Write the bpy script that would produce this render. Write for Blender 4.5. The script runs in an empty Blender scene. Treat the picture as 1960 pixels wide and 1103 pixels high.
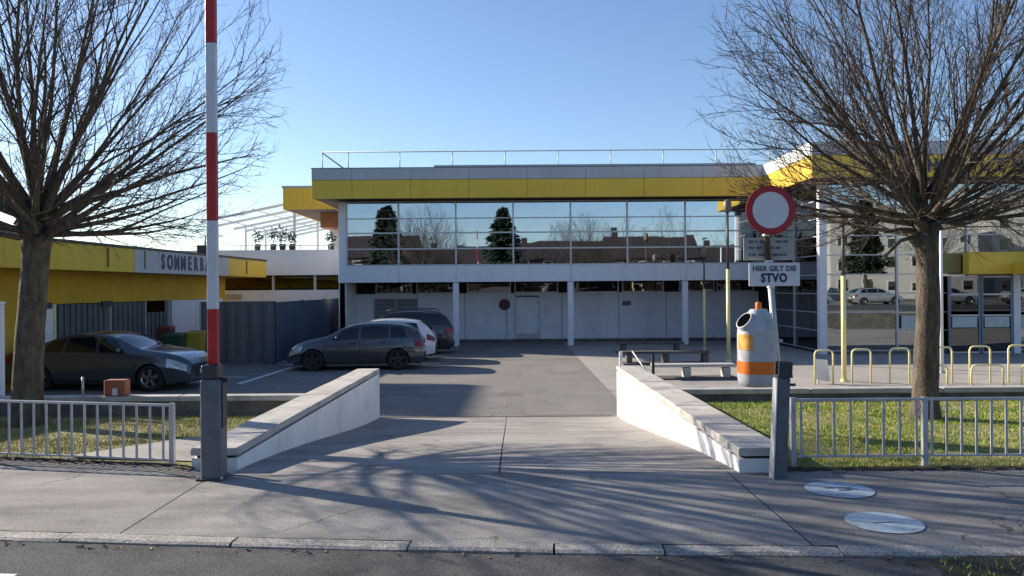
import bpy, bmesh, math, random
import numpy as np
from mathutils import Vector, Matrix

R = math.radians
rnd = random.Random(7)
SC = bpy.context.scene
COL = SC.collection

# ------------------------------------------------------------------ camera, sky, sun, exposure
cam_data = bpy.data.cameras.new('camera')
cam = bpy.data.objects.new('camera', cam_data)
COL.objects.link(cam)
cam_data.sensor_width = 36.0
cam_data.lens = 28.0
cam_data.clip_end = 4000
cam.location = (0, 0, 1.65)
cam.rotation_euler = (R(90), R(0.42), 0)
SC.camera = cam

SUN_AZ = R(-61.5)          # from +Y, clockwise positive
SUN_EL = R(23.4)
SUN_DIR = Vector((math.sin(SUN_AZ) * math.cos(SUN_EL), math.cos(SUN_AZ) * math.cos(SUN_EL), math.sin(SUN_EL)))

world = bpy.data.worlds.new('World')
SC.world = world
world.use_nodes = True
wn = world.node_tree
for n in list(wn.nodes):
    wn.nodes.remove(n)
sky = wn.nodes.new('ShaderNodeTexSky')
sky.sky_type = 'NISHITA'
sky.sun_disc = False
sky.sun_elevation = SUN_EL
sky.sun_rotation = SUN_AZ
sky.altitude = 200
sky.air_density = 1.0
sky.dust_density = 0.35
sky.ozone_density = 2.6
bg = wn.nodes.new('ShaderNodeBackground')
bg.inputs['Strength'].default_value = 0.096
wo = wn.nodes.new('ShaderNodeOutputWorld')
hs = wn.nodes.new('ShaderNodeHueSaturation')
hs.inputs['Saturation'].default_value = 1.06
hs.inputs['Hue'].default_value = 0.506
wn.links.new(sky.outputs[0], hs.inputs['Color'])
wn.links.new(hs.outputs[0], bg.inputs[0])
wn.links.new(bg.outputs[0], wo.inputs[0])

sun_data = bpy.data.lights.new('sun', 'SUN')
sun_data.energy = 5.0
sun_data.angle = R(0.53)
sun_data.color = (1.0, 0.885, 0.735)
sun = bpy.data.objects.new('sun', sun_data)
COL.objects.link(sun)
sun.rotation_euler = (-SUN_DIR).to_track_quat('-Z', 'Y').to_euler()

SC.view_settings.view_transform = 'Standard'
SC.view_settings.look = 'None'
SC.view_settings.gamma = 1.0
SC.view_settings.use_curve_mapping = False
SC.view_settings.exposure = 0.9
SC.render.engine = 'CYCLES'
SC.cycles.max_bounces = 8

# ------------------------------------------------------------------ materials
MATS = {}


def mat(name, col, rough=0.7, var=0.15, scale=3.0, fine=0.0, fscale=120.0, bump=0.0, bscale=60.0,
        metal=0.0, spec=0.5, col2=None, stretch=(1, 1, 1), coat=0.0, emit=None, stain=0.0, sscale=0.9, crack=0.0, cscale=0.55, streak=0.0, spots=0.0):
    """Procedural paint/stone: base colour, two octaves of world-space mottling, optional fine speckle and bump."""
    if name in MATS:
        return MATS[name]
    m = bpy.data.materials.new(name)
    m.use_nodes = True
    nt = m.node_tree
    b = nt.nodes['Principled BSDF']
    b.inputs['Roughness'].default_value = rough
    b.inputs['Metallic'].default_value = metal
    b.inputs['Specular IOR Level'].default_value = spec
    b.inputs['Coat Weight'].default_value = coat
    b.inputs['Coat Roughness'].default_value = 0.05
    L = nt.links
    geo = nt.nodes.new('ShaderNodeNewGeometry')
    mp = nt.nodes.new('ShaderNodeMapping')
    mp.inputs['Scale'].default_value = stretch
    L.new(geo.outputs['Position'], mp.inputs['Vector'])
    n1 = nt.nodes.new('ShaderNodeTexNoise')
    n1.inputs['Scale'].default_value = scale
    n1.inputs['Detail'].default_value = 8
    n1.inputs['Roughness'].default_value = 0.65
    L.new(mp.outputs[0], n1.inputs['Vector'])
    rm = nt.nodes.new('ShaderNodeMapRange')
    rm.inputs['From Min'].default_value = 0.3
    rm.inputs['From Max'].default_value = 0.7
    L.new(n1.outputs['Fac'], rm.inputs['Value'])
    mx = nt.nodes.new('ShaderNodeMix')
    mx.data_type = 'RGBA'
    c = Vector(col)
    a = c * (1 - var)
    d = Vector(col2) if col2 else c * (1 + var)
    mx.inputs[6].default_value = (*a, 1)
    mx.inputs[7].default_value = (*d, 1)
    L.new(rm.outputs[0], mx.inputs[0])
    out = mx.outputs[2]
    if fine > 0:
        n2 = nt.nodes.new('ShaderNodeTexNoise')
        n2.inputs['Scale'].default_value = fscale
        n2.inputs['Detail'].default_value = 3
        L.new(geo.outputs['Position'], n2.inputs['Vector'])
        r2 = nt.nodes.new('ShaderNodeMapRange')
        r2.inputs['From Min'].default_value = 0.3
        r2.inputs['From Max'].default_value = 0.7
        r2.inputs['To Min'].default_value = 1 - fine
        r2.inputs['To Max'].default_value = 1 + fine
        L.new(n2.outputs['Fac'], r2.inputs['Value'])
        vm = nt.nodes.new('ShaderNodeVectorMath')
        vm.operation = 'SCALE'
        L.new(out, vm.inputs[0])
        L.new(r2.outputs[0], vm.inputs['Scale'])
        out = vm.outputs[0]

    def darken(src, fac_socket, amount):
        mr_ = nt.nodes.new('ShaderNodeMapRange')
        mr_.inputs['To Min'].default_value = 1.0
        mr_.inputs['To Max'].default_value = 1.0 - amount
        L.new(fac_socket, mr_.inputs['Value'])
        v_ = nt.nodes.new('ShaderNodeVectorMath')
        v_.operation = 'SCALE'
        L.new(src, v_.inputs[0])
        L.new(mr_.outputs[0], v_.inputs['Scale'])
        return v_.outputs[0]

    def ranged(sock, lo, hi):
        r_ = nt.nodes.new('ShaderNodeMapRange')
        r_.inputs['From Min'].default_value = lo
        r_.inputs['From Max'].default_value = hi
        L.new(sock, r_.inputs['Value'])
        return r_.outputs[0]

    def noise(sc_, det, vec):
        n_ = nt.nodes.new('ShaderNodeTexNoise')
        n_.inputs['Scale'].default_value = sc_
        n_.inputs['Detail'].default_value = det
        n_.inputs['Roughness'].default_value = .62
        L.new(vec, n_.inputs['Vector'])
        return n_.outputs['Fac']
    if stain > 0:          # dirt patches with an edge of their own
        out = darken(out, ranged(noise(sscale, 9, geo.outputs['Position']), .54, .66), stain)
    if spots > 0:          # oil and chewing-gum spots
        vo = nt.nodes.new('ShaderNodeTexVoronoi')
        vo.inputs['Scale'].default_value = 3.2
        L.new(geo.outputs['Position'], vo.inputs['Vector'])
        out = darken(out, ranged(vo.outputs['Distance'], .085, .05), spots)
    if crack > 0:          # hairline cracks, only in places
        ad = nt.nodes.new('ShaderNodeVectorMath')
        ad.operation = 'ADD'
        nz = nt.nodes.new('ShaderNodeTexNoise')
        nz.inputs['Scale'].default_value = 1.7
        nz.inputs['Detail'].default_value = 5
        L.new(geo.outputs['Position'], nz.inputs['Vector'])
        L.new(nz.outputs['Color'], ad.inputs[0])
        L.new(geo.outputs['Position'], ad.inputs[1])
        vo = nt.nodes.new('ShaderNodeTexVoronoi')
        vo.feature = 'DISTANCE_TO_EDGE'
        vo.inputs['Scale'].default_value = cscale
        L.new(ad.outputs[0], vo.inputs['Vector'])
        mu = nt.nodes.new('ShaderNodeMath')
        mu.operation = 'MULTIPLY'
        L.new(ranged(vo.outputs['Distance'], .0065, .002), mu.inputs[0])
        L.new(ranged(noise(.45, 2, geo.outputs['Position']), .48, .54), mu.inputs[1])
        out = darken(out, mu.outputs[0], crack)
    if streak > 0:         # rain streaks running down a wall
        m2 = nt.nodes.new('ShaderNodeMapping')
        m2.inputs['Scale'].default_value = (5, 5, .22)
        L.new(geo.outputs['Position'], m2.inputs['Vector'])
        out = darken(out, ranged(noise(1.4, 5, m2.outputs[0]), .5, .72), streak)
    L.new(out, b.inputs['Base Color'])
    if bump > 0:
        n3 = nt.nodes.new('ShaderNodeTexNoise')
        n3.inputs['Scale'].default_value = bscale
        n3.inputs['Detail'].default_value = 4
        L.new(geo.outputs['Position'], n3.inputs['Vector'])
        bp = nt.nodes.new('ShaderNodeBump')
        bp.inputs['Strength'].default_value = bump
        bp.inputs['Distance'].default_value = 0.02
        L.new(n3.outputs['Fac'], bp.inputs['Height'])
        L.new(bp.outputs[0], b.inputs['Normal'])
    if emit:
        b.inputs['Emission Color'].default_value = (*emit, 1)
    MATS[name] = m
    return m


def glass_mat(name, col, rough=0.012, wav=0.0015):
    """Coated facade glass: a tinted mirror with slightly wavy sheet."""
    if name in MATS:
        return MATS[name]
    m = mat(name, col, rough=rough, var=0.06, scale=0.6, metal=1.0)
    nt = m.node_tree
    b = nt.nodes['Principled BSDF']
    geo = nt.nodes.new('ShaderNodeNewGeometry')
    n = nt.nodes.new('ShaderNodeTexNoise')
    n.inputs['Scale'].default_value = 1.1
    n.inputs['Detail'].default_value = 1
    nt.links.new(geo.outputs['Position'], n.inputs['Vector'])
    bp = nt.nodes.new('ShaderNodeBump')
    bp.inputs['Strength'].default_value = 0.25
    bp.inputs['Distance'].default_value = wav
    nt.links.new(n.outputs['Fac'], bp.inputs['Height'])
    nt.links.new(bp.outputs[0], b.inputs['Normal'])
    return m


M_ASPHALT = mat('asphalt_road', (0.10, 0.099, 0.10), 0.9, 0.28, 1.3, 0.5, 90, 0.5, 140, stain=.35, sscale=1.2, crack=.6)
M_LOT = mat('asphalt_lot', (0.225, 0.212, 0.198), 0.9, 0.14, 0.7, 0.22, 70, 0.3, 120, stain=.22, sscale=.5, crack=.55, cscale=.3, spots=.25)
M_LOT2 = mat('asphalt_lot_patch', (0.24, 0.226, 0.208), 0.9, 0.12, 1.1, 0.22, 70, 0.3, 120, stain=.2, sscale=.8, spots=.25)
M_PLAZA = mat('plaza_concrete', (0.36, 0.335, 0.305), 0.85, 0.12, 0.8, 0.12, 60, 0.15, 80, stain=.22, sscale=.6, crack=.4)
M_RAMP = mat('ramp_concrete', (0.315, 0.294, 0.274), 0.88, 0.26, 1.3, 0.26, 65, 0.25, 110, stretch=(0.6, 1.6, 1), stain=.22, sscale=1.1, crack=.6, cscale=.4, spots=.3)
M_WALK = mat('pavement_asphalt', (0.24, 0.23, 0.22), 0.9, 0.28, 1.4, 0.38, 70, 0.35, 150, stretch=(0.6, 1.4, 1), stain=.25, sscale=1.3, crack=.6, cscale=.5, spots=.35)
M_WALK_C = mat('pavement_concrete', (0.285, 0.272, 0.255), 0.88, 0.3, 1.5, 0.32, 70, 0.3, 140, stretch=(0.5, 1.6, 1), stain=.25, sscale=1.1, crack=.6, cscale=.45, spots=.35)
M_STRIP = mat('pavement_strip', (0.20, 0.19, 0.18), 0.9, 0.2, 2.0, 0.4, 90, 0.4, 130)
M_JOINT = mat('joint_dark', (0.035, 0.033, 0.03), 0.95, 0.3, 8)
M_GRANITE = mat('granite_kerb', (0.31, 0.295, 0.268), 0.85, 0.3, 7, 0.5, 55, 0.4, 90)
M_COPING = mat('coping_concrete', (0.47, 0.445, 0.405), 0.85, 0.25, 2.6, 0.18, 60, 0.3, 80, stain=.35, sscale=2.5)
M_WHITEWALL = mat('white_plaster', (0.78, 0.775, 0.76), 0.85, 0.07, 1.4, 0.04, 50, 0.12, 60, stretch=(1, 1, 0.35), stain=.12, sscale=1.5, streak=0.077)
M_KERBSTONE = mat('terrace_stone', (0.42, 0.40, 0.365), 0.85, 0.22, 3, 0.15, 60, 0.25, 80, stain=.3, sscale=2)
M_DARKSTONE = mat('terrace_face', (0.12, 0.112, 0.10), 0.95, 0.45, 3.2, 0.3, 50, 0.3, 80)  # dark plinths; on the edging walls this tone paints their shaded side
M_SOIL = mat('soil', (0.05, 0.038, 0.028), 1.0, 0.45, 4, 0.5, 60, 0.8, 60)
M_TURF = mat('turf', (0.21, 0.24, 0.055), 1.0, 0.4, 2.2, 0.5, 60, 0.5, 70, col2=(0.30, 0.25, 0.12))
M_WHITE = mat('white_paint', (0.72, 0.73, 0.74), 0.6, 0.06, 1.2, stretch=(1, 1, 0.4), streak=0.066)
M_SPAN = mat('spandrel_white', (0.70, 0.73, 0.78), 0.5, 0.06, 0.8, 0.03, 9, stretch=(1, 1, 0.5), streak=0.077)
M_WALLG = mat('recess_wall', (0.70, 0.72, 0.76), 0.7, 0.1, 0.7, stretch=(1, 1, 0.4), streak=0.088, stain=.1, sscale=1.0)
M_YELLOW = mat('yellow_panel', (0.74, 0.49, 0.045), 0.45, 0.07, 0.6, 0.03, 9, streak=0.077)
M_YELLOW2 = mat('yellow_render', (0.62, 0.36, 0.02), 0.7, 0.1, 1.2, 0.04, 20, streak=0.099)
M_YMETAL = mat('yellow_tube', (0.82, 0.72, 0.34), 0.4, 0.12, 6)
M_GCAP = mat('grey_parapet', (0.42, 0.44, 0.47), 0.4, 0.08, 0.7, streak=0.110)
M_SOFFIT = mat('brown_soffit', (0.09, 0.06, 0.045), 0.8, 0.2, 2)
M_FRAME = mat('aluminium_frame', (0.52, 0.53, 0.55), 0.45, 0.08, 3, metal=0.3)
M_FRAMED = mat('dark_frame', (0.10, 0.12, 0.14), 0.5, 0.1, 3)
M_GLASS = glass_mat('facade_glass', (0.40, 0.455, 0.54))
M_GLASS2 = glass_mat('hall_glass', (0.33, 0.36, 0.37))
M_GLASSD = glass_mat('window_glass_dark', (0.13, 0.14, 0.15))
M_STEEL = mat('galvanised', (0.46, 0.47, 0.49), 0.5, 0.15, 8, 0.1, 60, metal=0.35)
M_STEELP = mat('post_grey', (0.11, 0.125, 0.145), 0.5, 0.25, 7, 0.12, 60)
M_STEELD = mat('post_head', (0.045, 0.045, 0.05), 0.5, 0.2, 8)
M_RED = mat('barrier_red', (0.42, 0.018, 0.02), 0.45, 0.15, 5)
M_BWHITE = mat('barrier_white', (0.62, 0.63, 0.65), 0.45, 0.08, 5)
M_SIGNRED = mat('sign_red', (0.36, 0.012, 0.02), 0.4, 0.1, 6)
M_SIGNWHITE = mat('sign_white', (0.66, 0.67, 0.69), 0.45, 0.05, 6)
M_SIGNBACK = mat('sign_grey', (0.33, 0.34, 0.32), 0.5, 0.12, 9)
M_INK = mat('sign_ink', (0.02, 0.03, 0.07), 0.6, 0.1, 8)
M_INKG = mat('sign_ink_worn', (0.10, 0.115, 0.12), 0.7, 0.2, 30)
M_BLUE = mat('letter_blue', (0.02, 0.045, 0.14), 0.5, 0.1, 5)
M_RUST = mat('rusty_pole', (0.10, 0.062, 0.035), 0.8, 0.35, 12)
M_BIN = mat('bin_grey', (0.43, 0.44, 0.465), 0.5, 0.08, 5, stain=.2, sscale=6, streak=0.083)
M_ORANGE = mat('bin_orange', (0.75, 0.17, 0.01), 0.5, 0.1, 8)
M_STICK = mat('bin_sticker', (0.78, 0.27, 0.02), 0.5, 0.2, 14, col2=(0.85, 0.48, 0.12))
M_BLACK = mat('black', (0.012, 0.012, 0.013), 0.8, 0.2, 5)
M_BARK = mat('bark', (0.06, 0.046, 0.035), 0.95, 0.45, 14, 0.25, 60, 0.9, 45, stretch=(1, 1, 0.35), col2=(0.17, 0.138, 0.10))
M_TWIG = mat('twig', (0.06, 0.043, 0.036), 0.9, 0.35, 7)
M_FENCE = mat('fence_sheet', (0.115, 0.125, 0.122), 0.6, 0.12, 1.5)
M_NAVY = mat('fence_navy', (0.045, 0.07, 0.11), 0.55, 0.12, 1.5)
M_GATE = mat('gate_sheet', (0.10, 0.115, 0.12), 0.6, 0.15, 1.5)
M_LINE = mat('line_paint', (0.70, 0.69, 0.66), 0.8, 0.15, 6, 0.12, 60)
M_COVER = mat('floor_marking', (0.42, 0.50, 0.56), 0.6, 0.2, 7, 0.1, 60, stain=.35, sscale=5, spots=.3)
M_WOOD = mat('bench_concrete', (0.46, 0.435, 0.40), 0.8, 0.15, 4, 0.1, 60)
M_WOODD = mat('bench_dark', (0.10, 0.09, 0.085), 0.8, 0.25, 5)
M_PVC = mat('tarp_white', (0.82, 0.80, 0.72), 0.7, 0.06, 3)
M_PATH = mat('path_slab', (0.30, 0.285, 0.265), 0.9, 0.18, 3, 0.2, 80, 0.3, 90)

M_TYRE = mat('tyre', (0.018, 0.018, 0.019), 0.85, 0.2, 20)
M_RIM = mat('rim', (0.35, 0.36, 0.38), 0.3, 0.1, 10, metal=0.9)
M_RIMD = mat('rim_dark', (0.06, 0.06, 0.065), 0.35, 0.1, 10, metal=0.6)
M_CGLASS = mat('car_glass', (0.010, 0.012, 0.014), 0.03, 0.1, 3, spec=0.7)
M_PLASTIC = mat('car_plastic', (0.02, 0.02, 0.021), 0.6, 0.2, 9)
M_LAMP = mat('car_lamp', (0.55, 0.58, 0.62), 0.12, 0.15, 20, spec=0.8, metal=0.4)
M_TAIL = mat('car_tail', (0.22, 0.008, 0.01), 0.15, 0.15, 20)
M_PLATE = mat('car_plate', (0.6, 0.6, 0.6), 0.5, 0.05, 9)


def car_paint(name, col, metal=0.5, rough=0.24):
    return mat(name, col, rough, 0.05, 4, metal=metal, coat=1.0)


for m_ in (M_ASPHALT, M_LOT, M_LOT2, M_PLAZA, M_RAMP, M_WALK, M_WALK_C, M_STRIP):
    m_.node_tree.nodes['Principled BSDF'].inputs['Specular IOR Level'].default_value = 0.12


# ------------------------------------------------------------------ helpers
def tag(o, label=None, cat=None, group=None, kind=None):
    if label:
        o['label'] = label
    if cat:
        o['category'] = cat
    if group:
        o['group'] = group
    if kind:
        o['kind'] = kind
    return o


def thing(name, loc, label=None, cat=None, group=None, rz=0.0, kind=None):
    o = bpy.data.objects.new(name, None)
    o.empty_display_size = 0.2
    COL.objects.link(o)
    o.location = loc
    o.rotation_euler = (0, 0, rz)
    return tag(o, label, cat, group, kind)


def world_off(p):
    v = Vector((0, 0, 0))
    while p is not None:
        v += p.location
        p = p.parent
    return v


class MB:
    def __init__(self):
        self.v = []
        self.f = []
        self.sm = []

    def add(self, verts, faces, smooth=False):
        k = len(self.v)
        self.v.extend(tuple(p) for p in verts)
        for q in faces:
            self.f.append(tuple(i + k for i in q))
            self.sm.append(smooth)
        return self

    def box(self, x0, x1, y0, y1, z0, z1):
        v = [(x0, y0, z0), (x1, y0, z0), (x1, y1, z0), (x0, y1, z0), (x0, y0, z1), (x1, y0, z1), (x1, y1, z1), (x0, y1, z1)]
        f = [(0, 3, 2, 1), (4, 5, 6, 7), (0, 1, 5, 4), (1, 2, 6, 5), (2, 3, 7, 6), (3, 0, 4, 7)]
        return self.add(v, f)

    def cbox(self, x0, x1, y0, y1, z0, z1, c=0.01):
        """box with chamfered edges"""
        bm = bmesh.new()
        mb = MB().box(x0, x1, y0, y1, z0, z1)
        vs = [bm.verts.new(p) for p in mb.v]
        for q in mb.f:
            bm.faces.new([vs[i] for i in q])
        bmesh.ops.bevel(bm, geom=list(bm.edges), offset=c, segments=1, affect='EDGES', profile=0.5)
        bm.verts.index_update()
        self.add([v.co for v in bm.verts], [[v.index for v in f.verts] for f in bm.faces])
        bm.free()
        return self

    def hexa(self, b, t):
        """bottom quad b (4 pts, ccw from above), top quad t"""
        return self.add(list(b) + list(t), [(3, 2, 1, 0), (4, 5, 6, 7), (0, 1, 5, 4), (1, 2, 6, 5), (2, 3, 7, 6), (3, 0, 4, 7)])

    def quad(self, a, b, c, d):
        return self.add([a, b, c, d], [(0, 1, 2, 3)])

    def poly(self, pts):
        return self.add(pts, [tuple(range(len(pts)))])

    def tube(self, p0, p1, r0, r1=None, n=10, smooth=True, caps=True):
        r1 = r0 if r1 is None else r1
        p0 = Vector(p0)
        p1 = Vector(p1)
        d = (p1 - p0).normalized()
        a = d.orthogonal().normalized()
        b = d.cross(a)
        v = []
        for p, r in ((p0, r0), (p1, r1)):
            for i in range(n):
                t = 2 * math.pi * i / n
                v.append(p + a * (r * math.cos(t)) + b * (r * math.sin(t)))
        k = len(self.v)
        self.add(v, [(i, (i + 1) % n, n + (i + 1) % n, n + i) for i in range(n)], smooth)
        if caps:
            self.f.append(tuple(k + i for i in reversed(range(n))))
            self.sm.append(False)
            self.f.append(tuple(k + n + i for i in range(n)))
            self.sm.append(False)
        return self

    def path(self, pts, radii, n=8, smooth=True):
        pts = [Vector(p) for p in pts]
        k0 = len(self.v)
        m = len(pts)
        a = None
        for i, p in enumerate(pts):
            d = (pts[min(i + 1, m - 1)] - pts[max(i - 1, 0)]).normalized()
            if a is None:
                a = d.orthogonal().normalized()
            else:
                a = (a - d * a.dot(d)).normalized()
            b = d.cross(a)
            r = radii[i] if hasattr(radii, '__len__') else radii
            for j in range(n):
                t = 2 * math.pi * j / n
                self.v.append(tuple(p + a * (r * math.cos(t)) + b * (r * math.sin(t))))
        for i in range(m - 1):
            for j in range(n):
                self.f.append((k0 + i * n + j, k0 + i * n + (j + 1) % n, k0 + (i + 1) * n + (j + 1) % n, k0 + (i + 1) * n + j))
                self.sm.append(smooth)
        self.f.append(tuple(k0 + j for j in reversed(range(n))))
        self.sm.append(False)
        self.f.append(tuple(k0 + (m - 1) * n + j for j in range(n)))
        self.sm.append(False)
        return self

    def lathe(self, prof, n=24, c=(0, 0), smooth=True):
        """profile [(r,z)] about z through c"""
        k0 = len(self.v)
        for r, z in prof:
            for j in range(n):
                t = 2 * math.pi * j / n
                self.v.append((c[0] + r * math.cos(t), c[1] + r * math.sin(t), z))
        for i in range(len(prof) - 1):
            for j in range(n):
                self.f.append((k0 + i * n + j, k0 + i * n + (j + 1) % n, k0 + (i + 1) * n + (j + 1) % n, k0 + (i + 1) * n + j))
                self.sm.append(smooth)
        return self

    def build(self, name, material, parent=None, local=False):
        me = bpy.data.meshes.new(name)
        v = self.v
        if parent is not None and not local:
            o = world_off(parent)
            v = [(p[0] - o.x, p[1] - o.y, p[2] - o.z) for p in v]
        me.from_pydata(v, [], self.f)
        me.polygons.foreach_set('use_smooth', self.sm)
        me.materials.append(material)
        me.update()
        o = bpy.data.objects.new(name, me)
        COL.objects.link(o)
        if parent is not None:
            o.parent = parent
        return o


def np_mesh(name, V, T, material, parent=None, smooth=False):
    me = bpy.data.meshes.new(name)
    V = np.asarray(V, dtype=np.float32)
    T = np.asarray(T, dtype=np.int32)
    k = T.shape[1]
    me.vertices.add(len(V))
    me.vertices.foreach_set('co', V.ravel())
    me.loops.add(T.size)
    me.loops.foreach_set('vertex_index', T.ravel())
    me.polygons.add(len(T))
    me.polygons.foreach_set('loop_start', np.arange(0, T.size, k, dtype=np.int32))
    me.polygons.foreach_set('use_smooth', np.full(len(T), smooth))
    me.update(calc_edges=True)
    me.materials.append(material)
    o = bpy.data.objects.new(name, me)
    COL.objects.link(o)
    if parent is not None:
        o.parent = parent
    return o


def text_mesh(name, s, size, material, parent, matrix, extrude=0.01, xs=1.0, spacing=1.0, offset=0.0):
    """flat or raised lettering; matrix maps text plane (x right, y up, z toward reader)"""
    cu = bpy.data.curves.new(name, 'FONT')
    cu.body = s
    cu.size = size
    cu.extrude = extrude
    cu.offset = offset
    cu.space_character = spacing
    cu.resolution_u = 3
    cu.align_x = 'CENTER'
    cu.align_y = 'CENTER'
    tmp = bpy.data.objects.new(name + '_t', cu)
    COL.objects.link(tmp)
    dg = bpy.context.evaluated_depsgraph_get()
    me = bpy.data.meshes.new_from_object(tmp.evaluated_get(dg))
    bpy.data.objects.remove(tmp)
    me.transform(Matrix.Diagonal((xs, 1, 1, 1)))
    me.transform(matrix)
    if parent is not None:
        me.transform(Matrix.Translation(-world_off(parent)))
    me.materials.clear()
    me.materials.append(material)
    o = bpy.data.objects.new(name, me)
    COL.objects.link(o)
    o.parent = parent
    return o


def copy_tree(o, parent=None):
    c = o.copy()
    COL.objects.link(c)
    c.parent = parent
    for ch in list(o.children):
        copy_tree(ch, c)
    return c


FACE_CAM = Matrix(((1, 0, 0, 0), (0, 0, -1, 0), (0, 1, 0, 0), (0, 0, 0, 1)))       # text readable from -Y
FACE_PX = Matrix(((0, 0, 1, 0), (1, 0, 0, 0), (0, 1, 0, 0), (0, 0, 0, 1)))         # text readable from +X

LOT = -0.82

# ------------------------------------------------------------------ ground, lot, ramp, pavement, road
tag(MB().quad((-1500, -1500, -1.6), (1500, -1500, -1.6), (1500, 1500, -1.6), (-1500, 1500, -1.6)).build('ground', M_SOIL), kind='structure')
tag(MB().quad((-120, 11.9, LOT), (120, 11.9, LOT), (120, 140, LOT), (-120, 140, LOT)).build('parking_lot', M_LOT), kind='structure')
tag(MB().poly([(2.3, 11.95, LOT + .004), (90, 11.95, LOT + .004), (90, 40, LOT + .004), (2.3, 40, LOT + .004)]).build('plaza', M_PLAZA), kind='structure')
tag(MB().quad((.27, 15.45, LOT + .004), (2.28, 15.45, LOT + .004), (2.28, 25.6, LOT + .004), (.27, 25.6, LOT + .004)).build('asphalt_repair_patch', M_LOT2), kind='structure')
tag(MB().quad((-1.5, 27.3, LOT + .004), (2.28, 27.3, LOT + .004), (2.28, 28.6, LOT + .004), (-1.5, 28.6, LOT + .004)).build('asphalt_repair_strip', M_LOT2), kind='structure')
lines = thing('parking_lines', (0, 0, LOT), kind='structure')
for (xa, ya, xb, yb, w) in ((-7.6, 26.15, -2.35, 26.15, .13), (-7.6, 28.9, -2.3, 28.9, .13), (-7.2, 20.9, -7.0, 25.2, .16), (-9.6, 22.6, -7.6, 22.6, .12)):
    d = Vector((xb - xa, yb - ya, 0)).normalized()
    n = Vector((-d.y, d.x, 0)) * w / 2
    a, b = Vector((xa, ya, LOT + .006)), Vector((xb, yb, LOT + .006))
    MB().quad(a - n, b - n, b + n, a + n).build('painted_line', M_LINE, lines)

# sloping ramp: two slabs with a joint, drain at the foot
XL, XR, YN, YF = -2.56, 2.0, 7.1, 15.3
ramp = thing('ramp', (0, 0, 0), kind='structure')


def ramp_z(y):
    t = (y - YN) / (YF - YN)
    return LOT * (t * t * (3 - 2 * t) * .35 + t * .65)


for xa, xb in ((XL, -.131), (-.119, XR)):
    mb = MB()
    N = 14
    V = []
    F = []
    for i in range(N + 1):
        y = YN + (YF - .09 - YN) * i / N
        V += [(xa, y, ramp_z(y)), (xb, y, ramp_z(y))]
    for i in range(N):
        F.append((2 * i, 2 * i + 1, 2 * i + 3, 2 * i + 2))
    mb.add(V, F, True).build('ramp_slab', M_RAMP, ramp)
MB().hexa([(XL, YN, -.3), (XR, YN, -.3), (XR, YF, -1.2), (XL, YF, -1.2)], [(XL, YN, -.02), (XR, YN, -.02), (XR, YF, LOT - .05), (XL, YF, LOT - .05)]).build('joint_bed', M_JOINT, ramp)
drain = MB().box(XL + .01, XR - .1, YF - .09, YF + .03, LOT - .04, LOT + .003)
drain.build('drain_channel', M_JOINT, ramp)

# pavement between kerb and lawn; the street is slightly skewed to the building
KERB = [(-60, 13.0), (-12, 6.9), (-7.5, 6.05), (-3.54, 5.50), (-1.46, 5.28), (.34, 5.13), (3.2, 5.0), (6, 4.92), (14, 4.8), (60, 4.5)]
BACK = [(-60, 15.2), (-12, 9.3), (-7.5, 8.35), (-5.04, 7.83), (-3.23, 7.46), (-2.68, 7.1), (1.9, 7.1), (4.6, 7.12), (14, 7.2), (60, 7.4)]


def lerp_poly(P, x):
    for (xa, ya), (xb, yb) in zip(P, P[1:]):
        if xa <= x <= xb:
            return ya + (yb - ya) * (x - xa) / (xb - xa)
    return P[-1][1]


walk = thing('pavement', (0, 0, 0), kind='structure')
cuts = [-60, -12, -7.2, -2.68, 1.9, 8.5, 20, 60]
strip_w = .22
for i, (xa, xb) in enumerate(zip(cuts, cuts[1:])):
    g = .0055
    mid = (xa, xb) == (-2.68, 1.9)
    xs = [xa + g] + [x for x, _ in KERB if xa < x < xb] + [x for x, _ in BACK if xa < x < xb] + [xb - g]
    xs = sorted(set(xs))
    lo = [(x, lerp_poly(KERB, x) + .006, 0) for x in xs]
    back = .012 if (mid or xa > 1.5) else strip_w
    hi = [(x, lerp_poly(BACK, x) - back, 0) for x in reversed(xs)]
    MB().poly(lo + hi).build('pavement_slab', M_WALK_C if xb <= 1.95 else M_WALK, walk)
    if back > .1:
        lo = [(x, lerp_poly(BACK, x) - back + .012, .002) for x in xs]
        hi = [(x, lerp_poly(BACK, x) + .02, .002) for x in reversed(xs)]
        MB().poly(lo + hi).build('edging_strip', M_STRIP, walk)
bed_lo = [(x, y - .02, -.012) for x, y in KERB]
bed_hi = [(x, y + .05, -.012) for x, y in reversed(BACK)]
MB().poly(bed_lo + bed_hi).build('joint_bed', M_JOINT, walk)

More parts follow.
